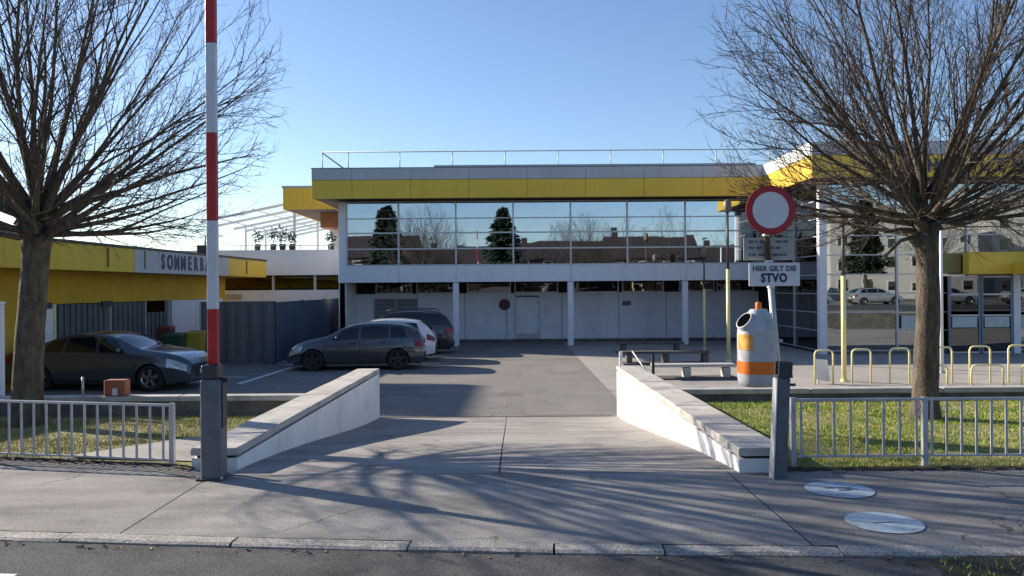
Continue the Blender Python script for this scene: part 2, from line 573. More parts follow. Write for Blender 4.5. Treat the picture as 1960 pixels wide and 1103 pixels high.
kerb = thing('kerb', (0, 0, 0), kind='structure')
joints = [-11, -9.9, -8.75, -7.6, -6.5, -5.4, -4.2, -3.02, -1.84, -.67, .26, .95, 2.05, 3.1, 4.2, 5.3, 6.4, 7.5, 8.6, 9.7]
for xa, xb in zip(joints, joints[1:]):
    ya, yb = lerp_poly(KERB, xa), lerp_poly(KERB, xb)
    w = .135
    dz = rnd.uniform(-.004, .004)
    g = .006
    hgt = .0 + dz
    c = .014
    d = Vector((xb - xa, yb - ya, 0)).normalized()
    n = Vector((d.y, -d.x, 0))
    A = Vector((xa, ya, 0)) + d * g
    B = Vector((xb, yb, 0)) - d * g
    mb = MB()
    prof = [(0, -.2), (0, hgt), (w - c * 2, hgt - .004), (w, hgt - .016), (w, -.2)]
    V = []
    nseg = 5
    for k in range(nseg + 1):
        P = A.lerp(B, k / nseg)
        for o, z in prof:
            V.append(P + n * (o + (rnd.uniform(-.006, .006) if o > .05 else 0)) + Vector((0, 0, z + rnd.uniform(-.003, .003))))
    m_ = len(prof)
    F = [(k * m_ + j, (k + 1) * m_ + j, (k + 1) * m_ + j + 1, k * m_ + j + 1) for k in range(nseg) for j in range(m_ - 1)]
    F += [tuple(range(m_)), tuple(nseg * m_ + j for j in reversed(range(m_)))]
    mb.add(V, F).build('kerb_stone', M_GRANITE, kerb)

N = 40
V = []
F = []
for i, (x, y) in enumerate(KERB):
    V += [(x, y - .12, -.026), (x, y - 2.2, -.022), (x, -9, -.022)]
for i in range(len(KERB) - 1):
    a = 3 * i
    F += [(a + 1, a + 4, a + 3, a), (a + 2, a + 5, a + 4, a + 1)]
tag(MB().add(V, F).build('road', M_ASPHALT), kind='structure')
tag(MB().quad((-200, -200, -.02), (200, -200, -.02), (200, -9, -.02), (-200, -9, -.02)).build('opposite_pavement', M_WALK), kind='structure')

# ------------------------------------------------------------------ lawns
def lawn(name, pts, zf, label):
    o = MB().poly([(x, y, zf(x, y)) for x, y in pts]).build(name, M_TURF)
    tag(o, kind='structure')
    return o


def z_left(x, y):
    t = max(0, min(1, (y - 7.6) / 4.1))
    return .01 - .2 * t


def z_right(x, y):
    t = max(0, min(1, (y - 7.2) / 4.5))
    return .012 - .06 * t


def grid_lawn(name, x0, x1, ylo, yhi, zf, nx=60, ny=30):
    V = []
    F = []
    for i in range(nx + 1):
        x = x0 + (x1 - x0) * i / nx
        for j in range(ny + 1):
            ya, yb = ylo(x), yhi(x)
            y = ya + (yb - ya) * j / ny
            V.append((x, y, zf(x, y) + rnd.uniform(-.008, .008) - (.03 if j in (0,) else 0)))
    for i in range(nx):
        for j in range(ny):
            a = i * (ny + 1) + j
            F.append((a, a + ny + 1, a + ny + 2, a + 1))
    return tag(MB().add(V, F, True).build(name, M_TURF), kind='structure')


grid_lawn('lawn', -22, XL - .40, lambda x: lerp_poly(BACK, x) + .02, lambda x: 11.66, z_left)
grid_lawn('lawn', XR + .40, 24, lambda x: lerp_poly(BACK, x) + .02, lambda x: 11.74, z_right)
path = MB()
path.add([(-4.45, 7.86, .02), (-3.0, 7.6, .02), (-3.0, 9.2, -.035), (-3.7, 9.15, -.035)], [(0, 1, 2, 3)])
tag(path.build('path', M_PATH), kind='structure')


def grass_mat(name, c1, c2, c3):
    m = bpy.data.materials.new(name)
    m.use_nodes = True
    nt = m.node_tree
    b = nt.nodes['Principled BSDF']
    b.inputs['Roughness'].default_value = 0.75
    b.inputs['Specular IOR Level'].default_value = 0.25
    geo = nt.nodes.new('ShaderNodeNewGeometry')
    n1 = nt.nodes.new('ShaderNodeTexNoise')
    n1.inputs['Scale'].default_value = 2.2
    n1.inputs['Detail'].default_value = 6
    n1.inputs['Roughness'].default_value = .7
    nt.links.new(geo.outputs['Position'], n1.inputs['Vector'])
    ramp_ = nt.nodes.new('ShaderNodeValToRGB')
    cr = ramp_.color_ramp
    cr.elements[0].position = .36
    cr.elements[0].color = (*c1, 1)
    cr.elements[1].position = .66
    cr.elements[1].color = (*c3, 1)
    e = cr.elements.new(.5)
    e.color = (*c2, 1)
    nt.links.new(n1.outputs['Fac'], ramp_.inputs[0])
    rp = nt.nodes.new('ShaderNodeHueSaturation')
    nt.links.new(ramp_.outputs[0], rp.inputs['Color'])
    mr = nt.nodes.new('ShaderNodeMapRange')
    mr.inputs['To Min'].default_value = .6
    mr.inputs['To Max'].default_value = 1.4
    nt.links.new(geo.outputs['Random Per Island'], mr.inputs['Value'])
    nt.links.new(mr.outputs[0], rp.inputs['Value'])
    nt.links.new(rp.outputs[0], b.inputs['Base Color'])
    return m


M_GRASS = grass_mat('grass_blades', (0.17, 0.27, 0.03), (0.28, 0.35, 0.06), (0.42, 0.39, 0.14))
M_GRASSL = grass_mat('grass_blades_worn', (0.18, 0.21, 0.045), (0.31, 0.29, 0.085), (0.40, 0.32, 0.18))


def grass(name, n, x0, x1, y0f, y1f, zf, material, seed, label, keep=None, hmin=.012, hmax=.042):
    g = np.random.default_rng(seed)
    x = g.uniform(x0, x1, n)
    ya = np.array([y0f(v) for v in x])
    yb = np.array([y1f(v) for v in x])
    y = ya + (yb - ya) * g.uniform(0, 1, n)
    if keep is not None:
        k = np.array([keep(a, b) for a, b in zip(x, y)])
        x, y = x[k], y[k]
    n = len(x)
    z = np.array([zf(a, b) for a, b in zip(x, y)]) - .006
    h = g.uniform(hmin, hmax, n)
    a = g.uniform(0, 6.283, n)
    w = g.uniform(.003, .007, n)
    lean = g.uniform(.15, .9, n) * h
    la = g.uniform(0, 6.283, n)
    V = np.zeros((n, 3, 3))
    V[:, 0] = np.stack([x - np.cos(a) * w, y - np.sin(a) * w, z], 1)
    V[:, 1] = np.stack([x + np.cos(a) * w, y + np.sin(a) * w, z], 1)
    V[:, 2] = np.stack([x + np.cos(la) * lean, y + np.sin(la) * lean, z + h], 1)
    o = np_mesh(name, V.reshape(-1, 3), np.arange(3 * n).reshape(-1, 3), material)
    return tag(o, label, 'grass', kind='stuff')


def keep_left(x, y):
    if x > -4.4 and y < 9.2 + (0 if x > -3.7 else 0):
        t = (x + 4.45) / .75
        if y < 7.86 + 1.3 * max(0, min(1, t)):
            return rnd.random() < .05
    return math.sin(x * 2.3 + y * 1.7) + math.sin(x * .9 - y * 2.9) + rnd.uniform(-1.3, 1.3) > -1.1


grass('grass', 60000, -9.5, XL - .42, lambda x: lerp_poly(BACK, x) + .03, lambda x: 11.64, z_left, M_GRASSL, 1,
      'worn yellowish grass behind the low fence under the tree beside the barrier', keep_left)
grass('grass', 100000, XR + .42, 9.2, lambda x: lerp_poly(BACK, x) + .03, lambda x: 11.72, z_right, M_GRASS, 2,
      'green lawn grass behind the low fence beside the no-vehicles sign',
      lambda x, y: math.sin(x * 1.7 + y * 2.3) + math.sin(x * 3.1 - y * 1.3) + .6 * math.sin(x * 6.3 + y * 5.1) + rnd.uniform(-1.5, 1.5) > -1.2)

def soil_strip(xa, xb, label, seed):
    g = random.Random(seed)
    V, F = [], []
    nx_ = int((xb - xa) / .06)
    for i in range(nx_ + 1):
        x = xa + (xb - xa) * i / nx_
        y = lerp_poly(BACK, x)
        w0, w1 = g.uniform(-.05, .01), g.uniform(.05, .13)
        V += [(x, y + w0, .0045), (x, y + .03, .016 + g.uniform(0, .012)), (x, y + w1, .014)]
    for i in range(nx_):
        a = 3 * i
        F += [(a, a + 3, a + 4, a + 1), (a + 1, a + 4, a + 5, a + 2)]
    tag(MB().add(V, F, True).build('soil_strip', M_SOIL), label, 'soil', kind='stuff')


soil_strip(-9, -2.95, 'dark soil and litter along the foot of the fence by the barrier', 3)
soil_strip(2.4, 8, 'dark soil along the foot of the fence by the green lawn', 4)
tag(MB().quad((-3.35, 4.62, -.016), (-2.93, 4.58, -.016), (-2.93, 4.70, -.016), (-3.35, 4.74, -.016)).build('road_marking', M_LINE), kind='structure')

# soil and weeds in the gutter at the right foreground
V = []
F = []
nx, ny = 40, 14
for i in range(nx + 1):
    for j in range(ny + 1):
        x = 2.15 + 5 * i / nx
        y0_, y1_ = 3.6, lerp_poly(KERB, x) - .17
        y = y0_ + (y1_ - y0_) * j / ny
        e = min(1, i / 7, (j + .5) / 4)
        V.append((x, y, -.036 + .034 * e + rnd.uniform(-.012, .016) * e))
for i in range(nx):
    for j in range(ny):
        a = i * (ny + 1) + j
        F.append((a, a + ny + 1, a + ny + 2, a + 1))
tag(MB().add(V, F, True).build('gutter_soil', M_SOIL), 'dark soil and leaf litter in the gutter along the kerb', 'soil', kind='stuff')
grass('weeds', 2600, 2.5, 5.5, lambda x: 3.9, lambda x: lerp_poly(KERB, x) - .19, lambda x, y: .0, M_GRASS, 5,
      'sparse green weeds growing in the dark gutter soil', lambda x, y: math.sin(x * 5.1) + math.sin(y * 7.3 + x * 2) + rnd.uniform(-1, 1) > .9, .01, .035)

def leaves(name, n, zones, label, seed):
    g = np.random.default_rng(seed)
    V = []
    for k in range(n):
        x0, x1, yf0, yf1, zf = zones[g.integers(len(zones))]
        x = g.uniform(x0, x1)
        y = g.uniform(yf0(x), yf1(x))
        z = zf(x, y)
        a = g.uniform(0, 6.283)
        l, w = g.uniform(.012, .028), g.uniform(.007, .016)
        c, s_ = math.cos(a), math.sin(a)
        t1, t2 = g.uniform(0, .02), g.uniform(0, .02)
        V += [(x - c * l, y - s_ * l, z), (x + s_ * w, y - c * w, z + t1), (x + c * l, y + s_ * l, z + .004), (x - s_ * w, y + c * w, z + t2)]
    o = np_mesh(name, V, np.arange(4 * n).reshape(-1, 4), grass_mat('leaf_litter', (.10, .06, .03), (.18, .11, .05), (.27, .19, .10)))
    tag(o, label, 'leaves', kind='stuff')


leaves('fallen_leaves', 550, [
    (-8, XL - .45, lambda x: lerp_poly(BACK, x) + .05, lambda x: 11.6, lambda x, y: z_left(x, y) + .02),
    (XR + .45, 8.5, lambda x: lerp_poly(BACK, x) + .05, lambda x: 11.6, lambda x, y: z_right(x, y) + .02),
    (-7, 6, lambda x: lerp_poly(KERB, x) - .24, lambda x: lerp_poly(KERB, x) - .16, lambda x, y: -.024),
    (-8, -3.0, lambda x: lerp_poly(BACK, x) - .16, lambda x: lerp_poly(BACK, x) + .05, lambda x, y: .012),
    (2.4, 7, lambda x: lerp_poly(BACK, x) - .16, lambda x: lerp_poly(BACK, x) + .05, lambda x, y: .012)],
    'dry brown fallen leaves scattered on the lawns, gutter and fence foot', 9)

# ------------------------------------------------------------------ ramp walls
def ramp_wall(label, xi, xo, y0, y1, zt0, zt1, nseg):
    """xi inner face, xo outer face"""
    t = thing('ramp_wall', ((xi + xo) / 2, y0, 0), label, 'wall')
    xa, xb = min(xi, xo), max(xi, xo)
    cz = .068

    def zt(y):
        return zt0 + (zt1 - zt0) * (y - y0) / (y1 - y0)
    mb = MB()
    mb.hexa([(xa, y0, -1.0), (xb, y0, -1.0), (xb, y1, -1.2), (xa, y1, -1.2)], [(xa, y0, zt(y0) - cz - .03), (xb, y0, zt(y0) - cz - .03), (xb, y1, zt(y1) - cz - .03), (xa, y1, zt(y1) - cz - .03)])
    mb.build('wall_body', M_WHITEWALL, t)
    mb = MB()
    i = .035
    mb.hexa([(xa + i, y0 + i, zt(y0) - cz - .04), (xb - i, y0 + i, zt(y0) - cz - .04), (xb - i, y1 - i, zt(y1) - cz - .04), (xa + i, y1 - i, zt(y1) - cz - .04)],
            [(xa + i, y0 + i, zt(y0) - cz + .01), (xb - i, y0 + i, zt(y0) - cz + .01), (xb - i, y1 - i, zt(y1) - cz + .01), (xa + i, y1 - i, zt(y1) - cz + .01)])
    mb.build('mortar_joint', M_JOINT, t)
    for k in range(nseg):
        ya = y0 - .012 + (y1 - y0 + .02) * k / nseg + .004
        yb = y0 - .012 + (y1 - y0 + .02) * (k + 1) / nseg - .004
        dz = rnd.uniform(-.004, .004)
        c = .012
        bm = MB()
        za, zb = zt(ya) + dz, zt(yb) + dz
        o = .006
        bm.hexa([(xa - o, ya, za - cz), (xb + o, ya, za - cz), (xb + o, yb, zb - cz), (xa - o, yb, zb - cz)],
                [(xa - o, ya, za - c), (xb + o, ya, za - c), (xb + o, yb, zb - c), (xa - o, yb, zb - c)])
        bm.hexa([(xa - o, ya, za - c), (xb + o, ya, za - c), (xb + o, yb, zb - c), (xa - o, yb, zb - c)],
                [(xa - o + c, ya + c * .5, za), (xb + o - c, ya + c * .5, za), (xb + o - c, yb - c * .5, zb), (xa - o + c, yb - c * .5, zb)])
        bm.build('coping_stone', M_COPING, t)
    return t


ramp_wall('shaded white ramp wall with stone coping on the barrier side of the ramp', XL, XL - .42, 7.38, YF, .19, .125, 6)
ramp_wall('brightly sunlit white ramp wall with stone coping on the litter bin side', XR, XR + .42, 7.05, YF, .22, .135, 6)

# steel rail frame at the far end of the sunlit wall
t = thing('handrail', (2.1, 15.4, LOT), 'short steel handrail with sloping bar behind the end of the sunlit ramp wall', 'handrail')
MB().box(2.07, 2.13, 15.42, 15.48, LOT, .40).build('post', M_WHITE, t)
MB().box(2.13, 2.75, 15.43, 15.47, .36, .40).build('top_rail', M_STEELD, t)
MB().box(2.70, 2.75, 15.42, 15.48, LOT, .36).build('post', M_STEELD, t)
MB().tube((2.28, 15.15, .43), (2.44, 14.4, .10), .014, n=6).build('sloping_bar', M_STEEL, t)

# low terrace walls (stone edging) between lawn and lot
def edging(label, x0, x1, y0, y1, zb, zt, n):
    t = thing('edging_wall', (x0, y0, zb), label, 'wall')
    MB().box(x0, x1, y0 + .03, y1 - .03, -1.0, zt - .075).build('wall_face', M_DARKSTONE, t)  # face coloured dark to carry the shade on this side
    for k in range(n):
        a = x0 + (x1 - x0) * k / n + .005
        b = x0 + (x1 - x0) * (k + 1) / n - .005
        MB().cbox(a, b, y0, y1, zt - .075, zt + rnd.uniform(-.003, .003), .01).build('edging_stone', M_KERBSTONE, t)


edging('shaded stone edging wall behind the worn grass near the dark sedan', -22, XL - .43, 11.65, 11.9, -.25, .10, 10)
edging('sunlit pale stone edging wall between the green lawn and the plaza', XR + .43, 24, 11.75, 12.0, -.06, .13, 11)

# ------------------------------------------------------------------ low fences
def fence(label, pts, zt, zb, spacing, posts, g=None):
    t = thing('low_fence', (pts[0][0], pts[0][1], 0), label, 'fence', g)
    P = [Vector((x, y, 0)) for x, y in pts]
    for k, (a, b) in enumerate(zip(P, P[1:])):
        for z, r in ((zt, .014), (zb, .011)):
            d = (b - a).normalized()
            n = Vector((-d.y, d.x, 0)) * r
            u = Vector((0, 0, r * .8))
            mb = MB()
            A = a + Vector((0, 0, z))
            B = b + Vector((0, 0, z))
            mb.hexa([A - n - u, B - n - u, B + n - u, A + n - u], [A - n + u, B - n + u, B + n + u, A + n + u])
            mb.build('rail', M_STEEL, t)
        L = (b - a).length
        m_ = int(L / spacing)
        for i in range(1, m_ + 1):
            p = a.lerp(b, (i - .5) / m_)
            w = .0105
            MB().box(p.x - w, p.x + w, p.y - w * .5, p.y + w * .5, zb + .009, zt - .011).build('picket', M_STEEL, t)
    for x, y in posts:
        MB().box(x - .022, x + .022, y - .022, y + .022, -.05, zt + .02).build('post', M_STEEL, t)
    return t


fence('low grey steel fence beside the barrier post in front of the worn grass', [(-3.23, 7.5), (-5.04, 7.87), (-7.5, 8.39)], .57, .055, .133, [(-3.21, 7.5), (-5.6, 7.99), (-7.5, 8.39)])
fence('low grey steel fence in front of the green lawn and the plaza tree', [(2.53, 7.2), (3.72, 7.2), (4.93, 7.2), (6.13, 7.22), (7.33, 7.24)], .62, .11, .134, [(2.53, 7.2), (3.72, 7.2), (4.93, 7.2), (6.13, 7.22), (7.33, 7.24)])

# ------------------------------------------------------------------ barrier
bx, by = -2.63, 7.0
t = thing('barrier', (bx, by, 0), 'raised red and white striped barrier arm on a square grey post', 'barrier')
post = MB().cbox(bx - .088, bx + .088, by - .09, by + .09, 0, .87, .012).build('post', M_STEELP, t)
MB().cbox(bx - .12, bx + .12, by - .12, by + .12, .0, .014, .004).build('base_plate', M_STEELD, post)
for sx in (-1, 1):
    for sy in (-1, 1):
        MB().tube((bx + sx * .104, by + sy * .104, .012), (bx + sx * .104, by + sy * .104, .035), .012, n=6, smooth=False).build('bolt', M_STEEL, post)
hd = MB().cbox(bx - .082, bx + .062, by - .075, by + .075, .873, .995, .01).build('arm_bracket', M_STEELD, t)
MB().tube((bx + .06, by - .02, .86), (bx + .125, by - .02, .86), .022, n=10).build('hinge_bolt', M_BLACK, hd)
MB().box(bx + .09, bx + .10, by - .05, by + .05, .45, .87).build('guide_plate', M_STEELD, post)
zz = [.997, 1.483, 2.26, 3.03, 3.82, 4.6, 5.38, 6.0]
for i, (a, b) in enumerate(zip(zz, zz[1:])):
    MB().cbox(bx - .042, bx + .046, by - .03, by + .03, a, b, .006).build('red_stripe' if i % 2 == 0 else 'white_stripe', M_RED if i % 2 == 0 else M_BWHITE, t)

t = thing('barrier_catch_post', (2.285, 6.85, 0), 'leaning dark grey barrier catch post with a fork top by the sunlit wall', 'post')
l0 = Vector((2.285, 6.85, 0))
lean = Vector((.045, 0, 1.0))


def at_h(h):
    return l0 + lean * h


def slab(mb, h0, h1, x0, x1, y0, y1):
    A, B = at_h(h0), at_h(h1)
    mb.hexa([A + Vector(q) for q in ((x0, y0, 0), (x1, y0, 0), (x1, y1, 0), (x0, y1, 0))], [B + Vector(q) for q in ((x0, y0, 0), (x1, y0, 0), (x1, y1, 0), (x0, y1, 0))])
    return mb


slab(MB(), 0, .86, -.05, .048, -.05, .05).build('post', M_STEELP, t)
slab(MB(), .0, .86, -.068, -.057, -.055, .055).build('sunlit_edge', M_STEEL, t)  # pale strip standing in for the post's sunlit left face
slab(MB(), .865, .89, -.06, .065, -.06, .06).build('fork_plate', M_STEELD, t)
slab(MB(), .89, 1.0, -.055, .06, -.06, -.035).build('fork_prong', M_STEELD, t)
slab(MB(), .89, 1.0, -.055, .06, .035, .06).build('fork_prong', M_STEELD, t)
MB().tube(at_h(.80) + Vector((.06, 0, 0)), at_h(.80) + Vector((.11, 0, 0)), .012, n=8).build('bolt', M_STEELD, t)

# ------------------------------------------------------------------ sign pole
PY = 9.0
px0, pk = 3.06, -.081


def pole_x(z):
    return px0 + pk * (z + .03)


t = thing('traffic_sign', (px0, PY, -.03), 'leaning pole with round no-vehicles sign above two white text panels', 'traffic sign')
MB().tube((pole_x(-.1), PY, -.1), (pole_x(1.93), PY, 1.93), .034, n=12).build('pole', M_STEEL, t)
MB().tube((pole_x(1.93), PY, 1.93), (pole_x(2.74), PY, 2.74), .03, n=12).build('upper_pole', M_RUST, t)
cx, cz = 2.915, 2.505
disc = MB()
n = 48
V = [(cx + .245 * math.cos(2 * math.pi * i / n), PY - .046, cz + .245 * math.sin(2 * math.pi * i / n)) for i in range(n)]
face = MB().poly(list(V))
rim = MB()
for i in range(n):
    a, b = 2 * math.pi * i / n, 2 * math.pi * (i + 1) / n
    for (r0, y0_, r1, y1_) in ((.205, -.0475, .27, -.0475), (.27, -.0475, .278, -.043), (.278, -.043, .278, -.033)):
        rim.add([(cx + r0 * math.cos(a), PY + y0_, cz + r0 * math.sin(a)), (cx + r0 * math.cos(b), PY + y0_, cz + r0 * math.sin(b)),
                 (cx + r1 * math.cos(b), PY + y1_, cz + r1 * math.sin(b)), (cx + r1 * math.cos(a), PY + y1_, cz + r1 * math.sin(a))], [(0, 3, 2, 1)])
back = MB()
back.poly([(cx + .277 * math.cos(2 * math.pi * i / n), PY - .034, cz + .277 * math.sin(2 * math.pi * i / n)) for i in range(n)])
dd = face.build('disc', M_SIGNWHITE, t)
rim.build('red_ring', M_SIGNRED, dd)
back.build('disc_back', M_SIGNBACK, dd)
pn = MB().cbox(2.664, 3.237, PY - .05, PY - .036, 1.65, 1.912, .004).build('lower_panel', M_SIGNWHITE, t)
text_mesh('lettering', 'HIER GILT DIE', .082, M_INKG, pn, Matrix.Translation((2.95, PY - .053, 1.845)) @ FACE_CAM, .001, xs=.92, spacing=1.05, offset=.003)
text_mesh('lettering', 'STVO', .135, M_INK, pn, Matrix.Translation((2.945, PY - .053, 1.738)) @ FACE_CAM, .001, xs=.82, spacing=1.12, offset=.006)
pn = MB().cbox(2.63, 3.205, PY + .036, PY + .05, 1.945, 2.2, .004).build('upper_panel', M_SIGNBACK, t)
for k, zr in enumerate((2.155, 2.085, 2.005)):           # worn, illegible lines of print
    x = 2.69
    j = 0
    while x < 3.13:
        w = rnd.uniform(.02, .075)
        if rnd.random() < .78:
            MB().box(x, min(x + w, 3.15), PY + .032, PY + .035, zr - .014, zr + .014).build('worn_print', M_INKG, pn)
        x += w + rnd.uniform(.01, .03)
for z in (2.225, 1.93, 1.64):
    MB().tube((pole_x(z) - .0, PY, z - .012), (pole_x(z), PY, z + .012), .042, n=12).build('clamp', M_WHITE, t)

# ------------------------------------------------------------------ litter bin on the pole
bcx, bcy = 2.75, PY - .04
t = thing('litter_bin', (bcx, bcy, .53), 'grey rocket-shaped litter bin with orange band hung on the sign pole', 'litter bin')


def ring(z, rx, cxo=0, n=28, p=3.0):
    out = []
    for i in range(n):
        a = 2 * math.pi * i / n + .3
        c_, s_ = math.cos(a), math.sin(a)
        r = rx / ((abs(c_) ** p + abs(s_) ** p) ** (1 / p))
        out.append((bcx + cxo + r * c_, bcy + r * s_, z))
    return out


def loft(prof, n=28, p=3.0, capb=True, capt=True, smooth=True):
    mb = MB()
    V = []
    for z, r, o in prof:
        V += ring(z, r, o, n, p)
    F = [(i * n + j, i * n + (j + 1) % n, (i + 1) * n + (j + 1) % n, (i + 1) * n + j) for i in range(len(prof) - 1) for j in range(n)]
    mb.add(V, F, smooth)
    if capb:
        mb.add(ring(prof[0][0], prof[0][1], prof[0][2], n, p), [tuple(reversed(range(n)))])
    if capt:
        mb.add(ring(prof[-1][0], prof[-1][1], prof[-1][2], n, p), [tuple(range(n))])
    return mb


body = loft([(.53, .165, 0), (.545, .19, 0), (.60, .202, 0), (.70, .205, 0), (1.10, .205, 0), (1.17, .202, .002), (1.215, .19, .006), (1.30, .145, .014), (1.365, .105, .02), (1.392, .085, .022)]).build('body', M_BIN, t)
loft([(.675, .2075, 0), (.815, .2085, 0)], capb=False, capt=False).build('orange_band', M_ORANGE, t)
loft([(1.128, .2062, 0), (1.133, .2062, 0)], capb=False, capt=False).build('seam', M_STEEL, t)
# slanted opening on the left shoulder, its dark inside painted as a black disc
oc = Vector((bcx - .150, bcy - .085, 1.255))
on = Vector((-.70, -.32, .62)).normalized()
ua = on.cross(Vector((0, 0, 1))).normalized()
ub = on.cross(ua)
hood = MB()
V = []
nn = 20
for k, (r, h) in enumerate(((.115, -.10), (.112, .03), (.097, .032), (.095, -.02))):
    for i in range(nn):
        a = 2 * math.pi * i / nn
        V.append(oc + on * h + ua * (r * math.cos(a) * .9) + ub * (r * math.sin(a)))
hood.add(V, [(k * nn + i, k * nn + (i + 1) % nn, (k + 1) * nn + (i + 1) % nn, (k + 1) * nn + i) for k in range(3) for i in range(nn)], True)
hood.build('opening_rim', M_BIN, t)
MB().poly([oc + on * .031 + ua * (.096 * math.cos(2 * math.pi * i / nn) * .9) + ub * (.096 * math.sin(2 * math.pi * i / nn)) for i in range(nn)]).build('opening', mat('void_black', (.003, .003, .003), 1.0, .1, 5, spec=0.0), t)
k = MB().lathe([(.0, 1.475), (.028, 1.47), (.034, 1.45), (.034, 1.40), (.03, 1.37)], 16, (bcx + .02, bcy)).build('ashtray', M_ORANGE, t)
MB().cbox(bcx - .02, bcx + .05, bcy - .10, bcy - .05, 1.26, 1.375, .008).build('ashtray_plate', M_SIGNWHITE, t)
# sticker on the sunlit side
st = MB()
for i in range(7):
    pass
rr = ring(0, .2085, 0, 56)
idx = [i for i in range(56) if rr[i][0] < bcx - .095 and rr[i][1] < bcy + .02]
V = []
for i in idx:
    V += [(rr[i][0], rr[i][1], .945), (rr[i][0], rr[i][1], 1.115)]
st.add(V, [(2 * i, 2 * i + 2, 2 * i + 3, 2 * i + 1) for i in range(len(idx) - 1)], True)
st.build('sticker', M_STICK, t)
MB().box(bcx + .19, bcx + .29, PY - .045, PY + .045, 1.02, 1.05).build('mounting_strap', M_STEEL, t)
MB().box(bcx + .19, bcx + .31, PY - .045, PY + .045, .62, .65).build('mounting_strap', M_STEEL, t)

# ------------------------------------------------------------------ things along the shaded edging
t = thing('crate', (-6.1, 11.8, .1), 'small orange box standing on the shaded stone edging wall', 'box')
MB().cbox(-6.0, -5.69, 11.68, 11.86, .103, .34, .012).build('box_body', mat('crate_orange', (.32, .10, .05), .7, .2, 9), t)
MB().box(-5.87, -5.80, 11.672, 11.678, .12, .22).build('label_patch', M_SIGNWHITE, t)
t = MB().tube((-6.36, 11.78, .09), (-6.36, 11.78, .38), .018, n=8).build('stub_post', M_STEEL)
tag(t, 'short thin metal stub standing on the shaded edging wall beside the sedan', 'post')
t = thing('signboard_post', (-8.12, 12.6, LOT), 'pale square post just left of the tree trunk near the yellow pavilion', 'post')
MB().cbox(-8.19, -8.07, 12.55, 12.67, LOT, 1.45, .01).build('post_shaft', M_SPAN, t)
MB().cbox(-8.2, -8.06, 12.54, 12.68, 1.453, 1.49, .006).build('post_cap', M_WHITE, t)

# ------------------------------------------------------------------ floor markings on the pavement
def marking(name, cx, cy, r, label, blot):
    t = thing(name, (cx, cy, 0), label, 'marking')
    d = MB().poly([(cx + r * math.cos(2 * math.pi * i / 40), cy + r * math.sin(2 * math.pi * i / 40), .006) for i in range(40)]).build('disc', M_COVER, t)
    for (x0, x1, y0, y1) in blot:
        MB().quad((cx + x0, cy + y0, .0085), (cx + x1, cy + y0, .0085), (cx + x1, cy + y1, .0085), (cx + x0, cy + y1, .0085)).build('worn_print', M_INKG, t)


marking('floor_marking', 2.57, 5.53, .255, 'round white floor sticker on the pavement nearest the kerb', [(-.08, .06, -.02, -.005)])
marking('floor_marking', 2.63, 6.43, .265, 'round white floor sticker with worn print near the low fence', [(-.10, -.03, .02, .06), (.0, .12, .03, .05), (-.02, .08, -.05, -.02), (.05, .15, -.01, .01)])

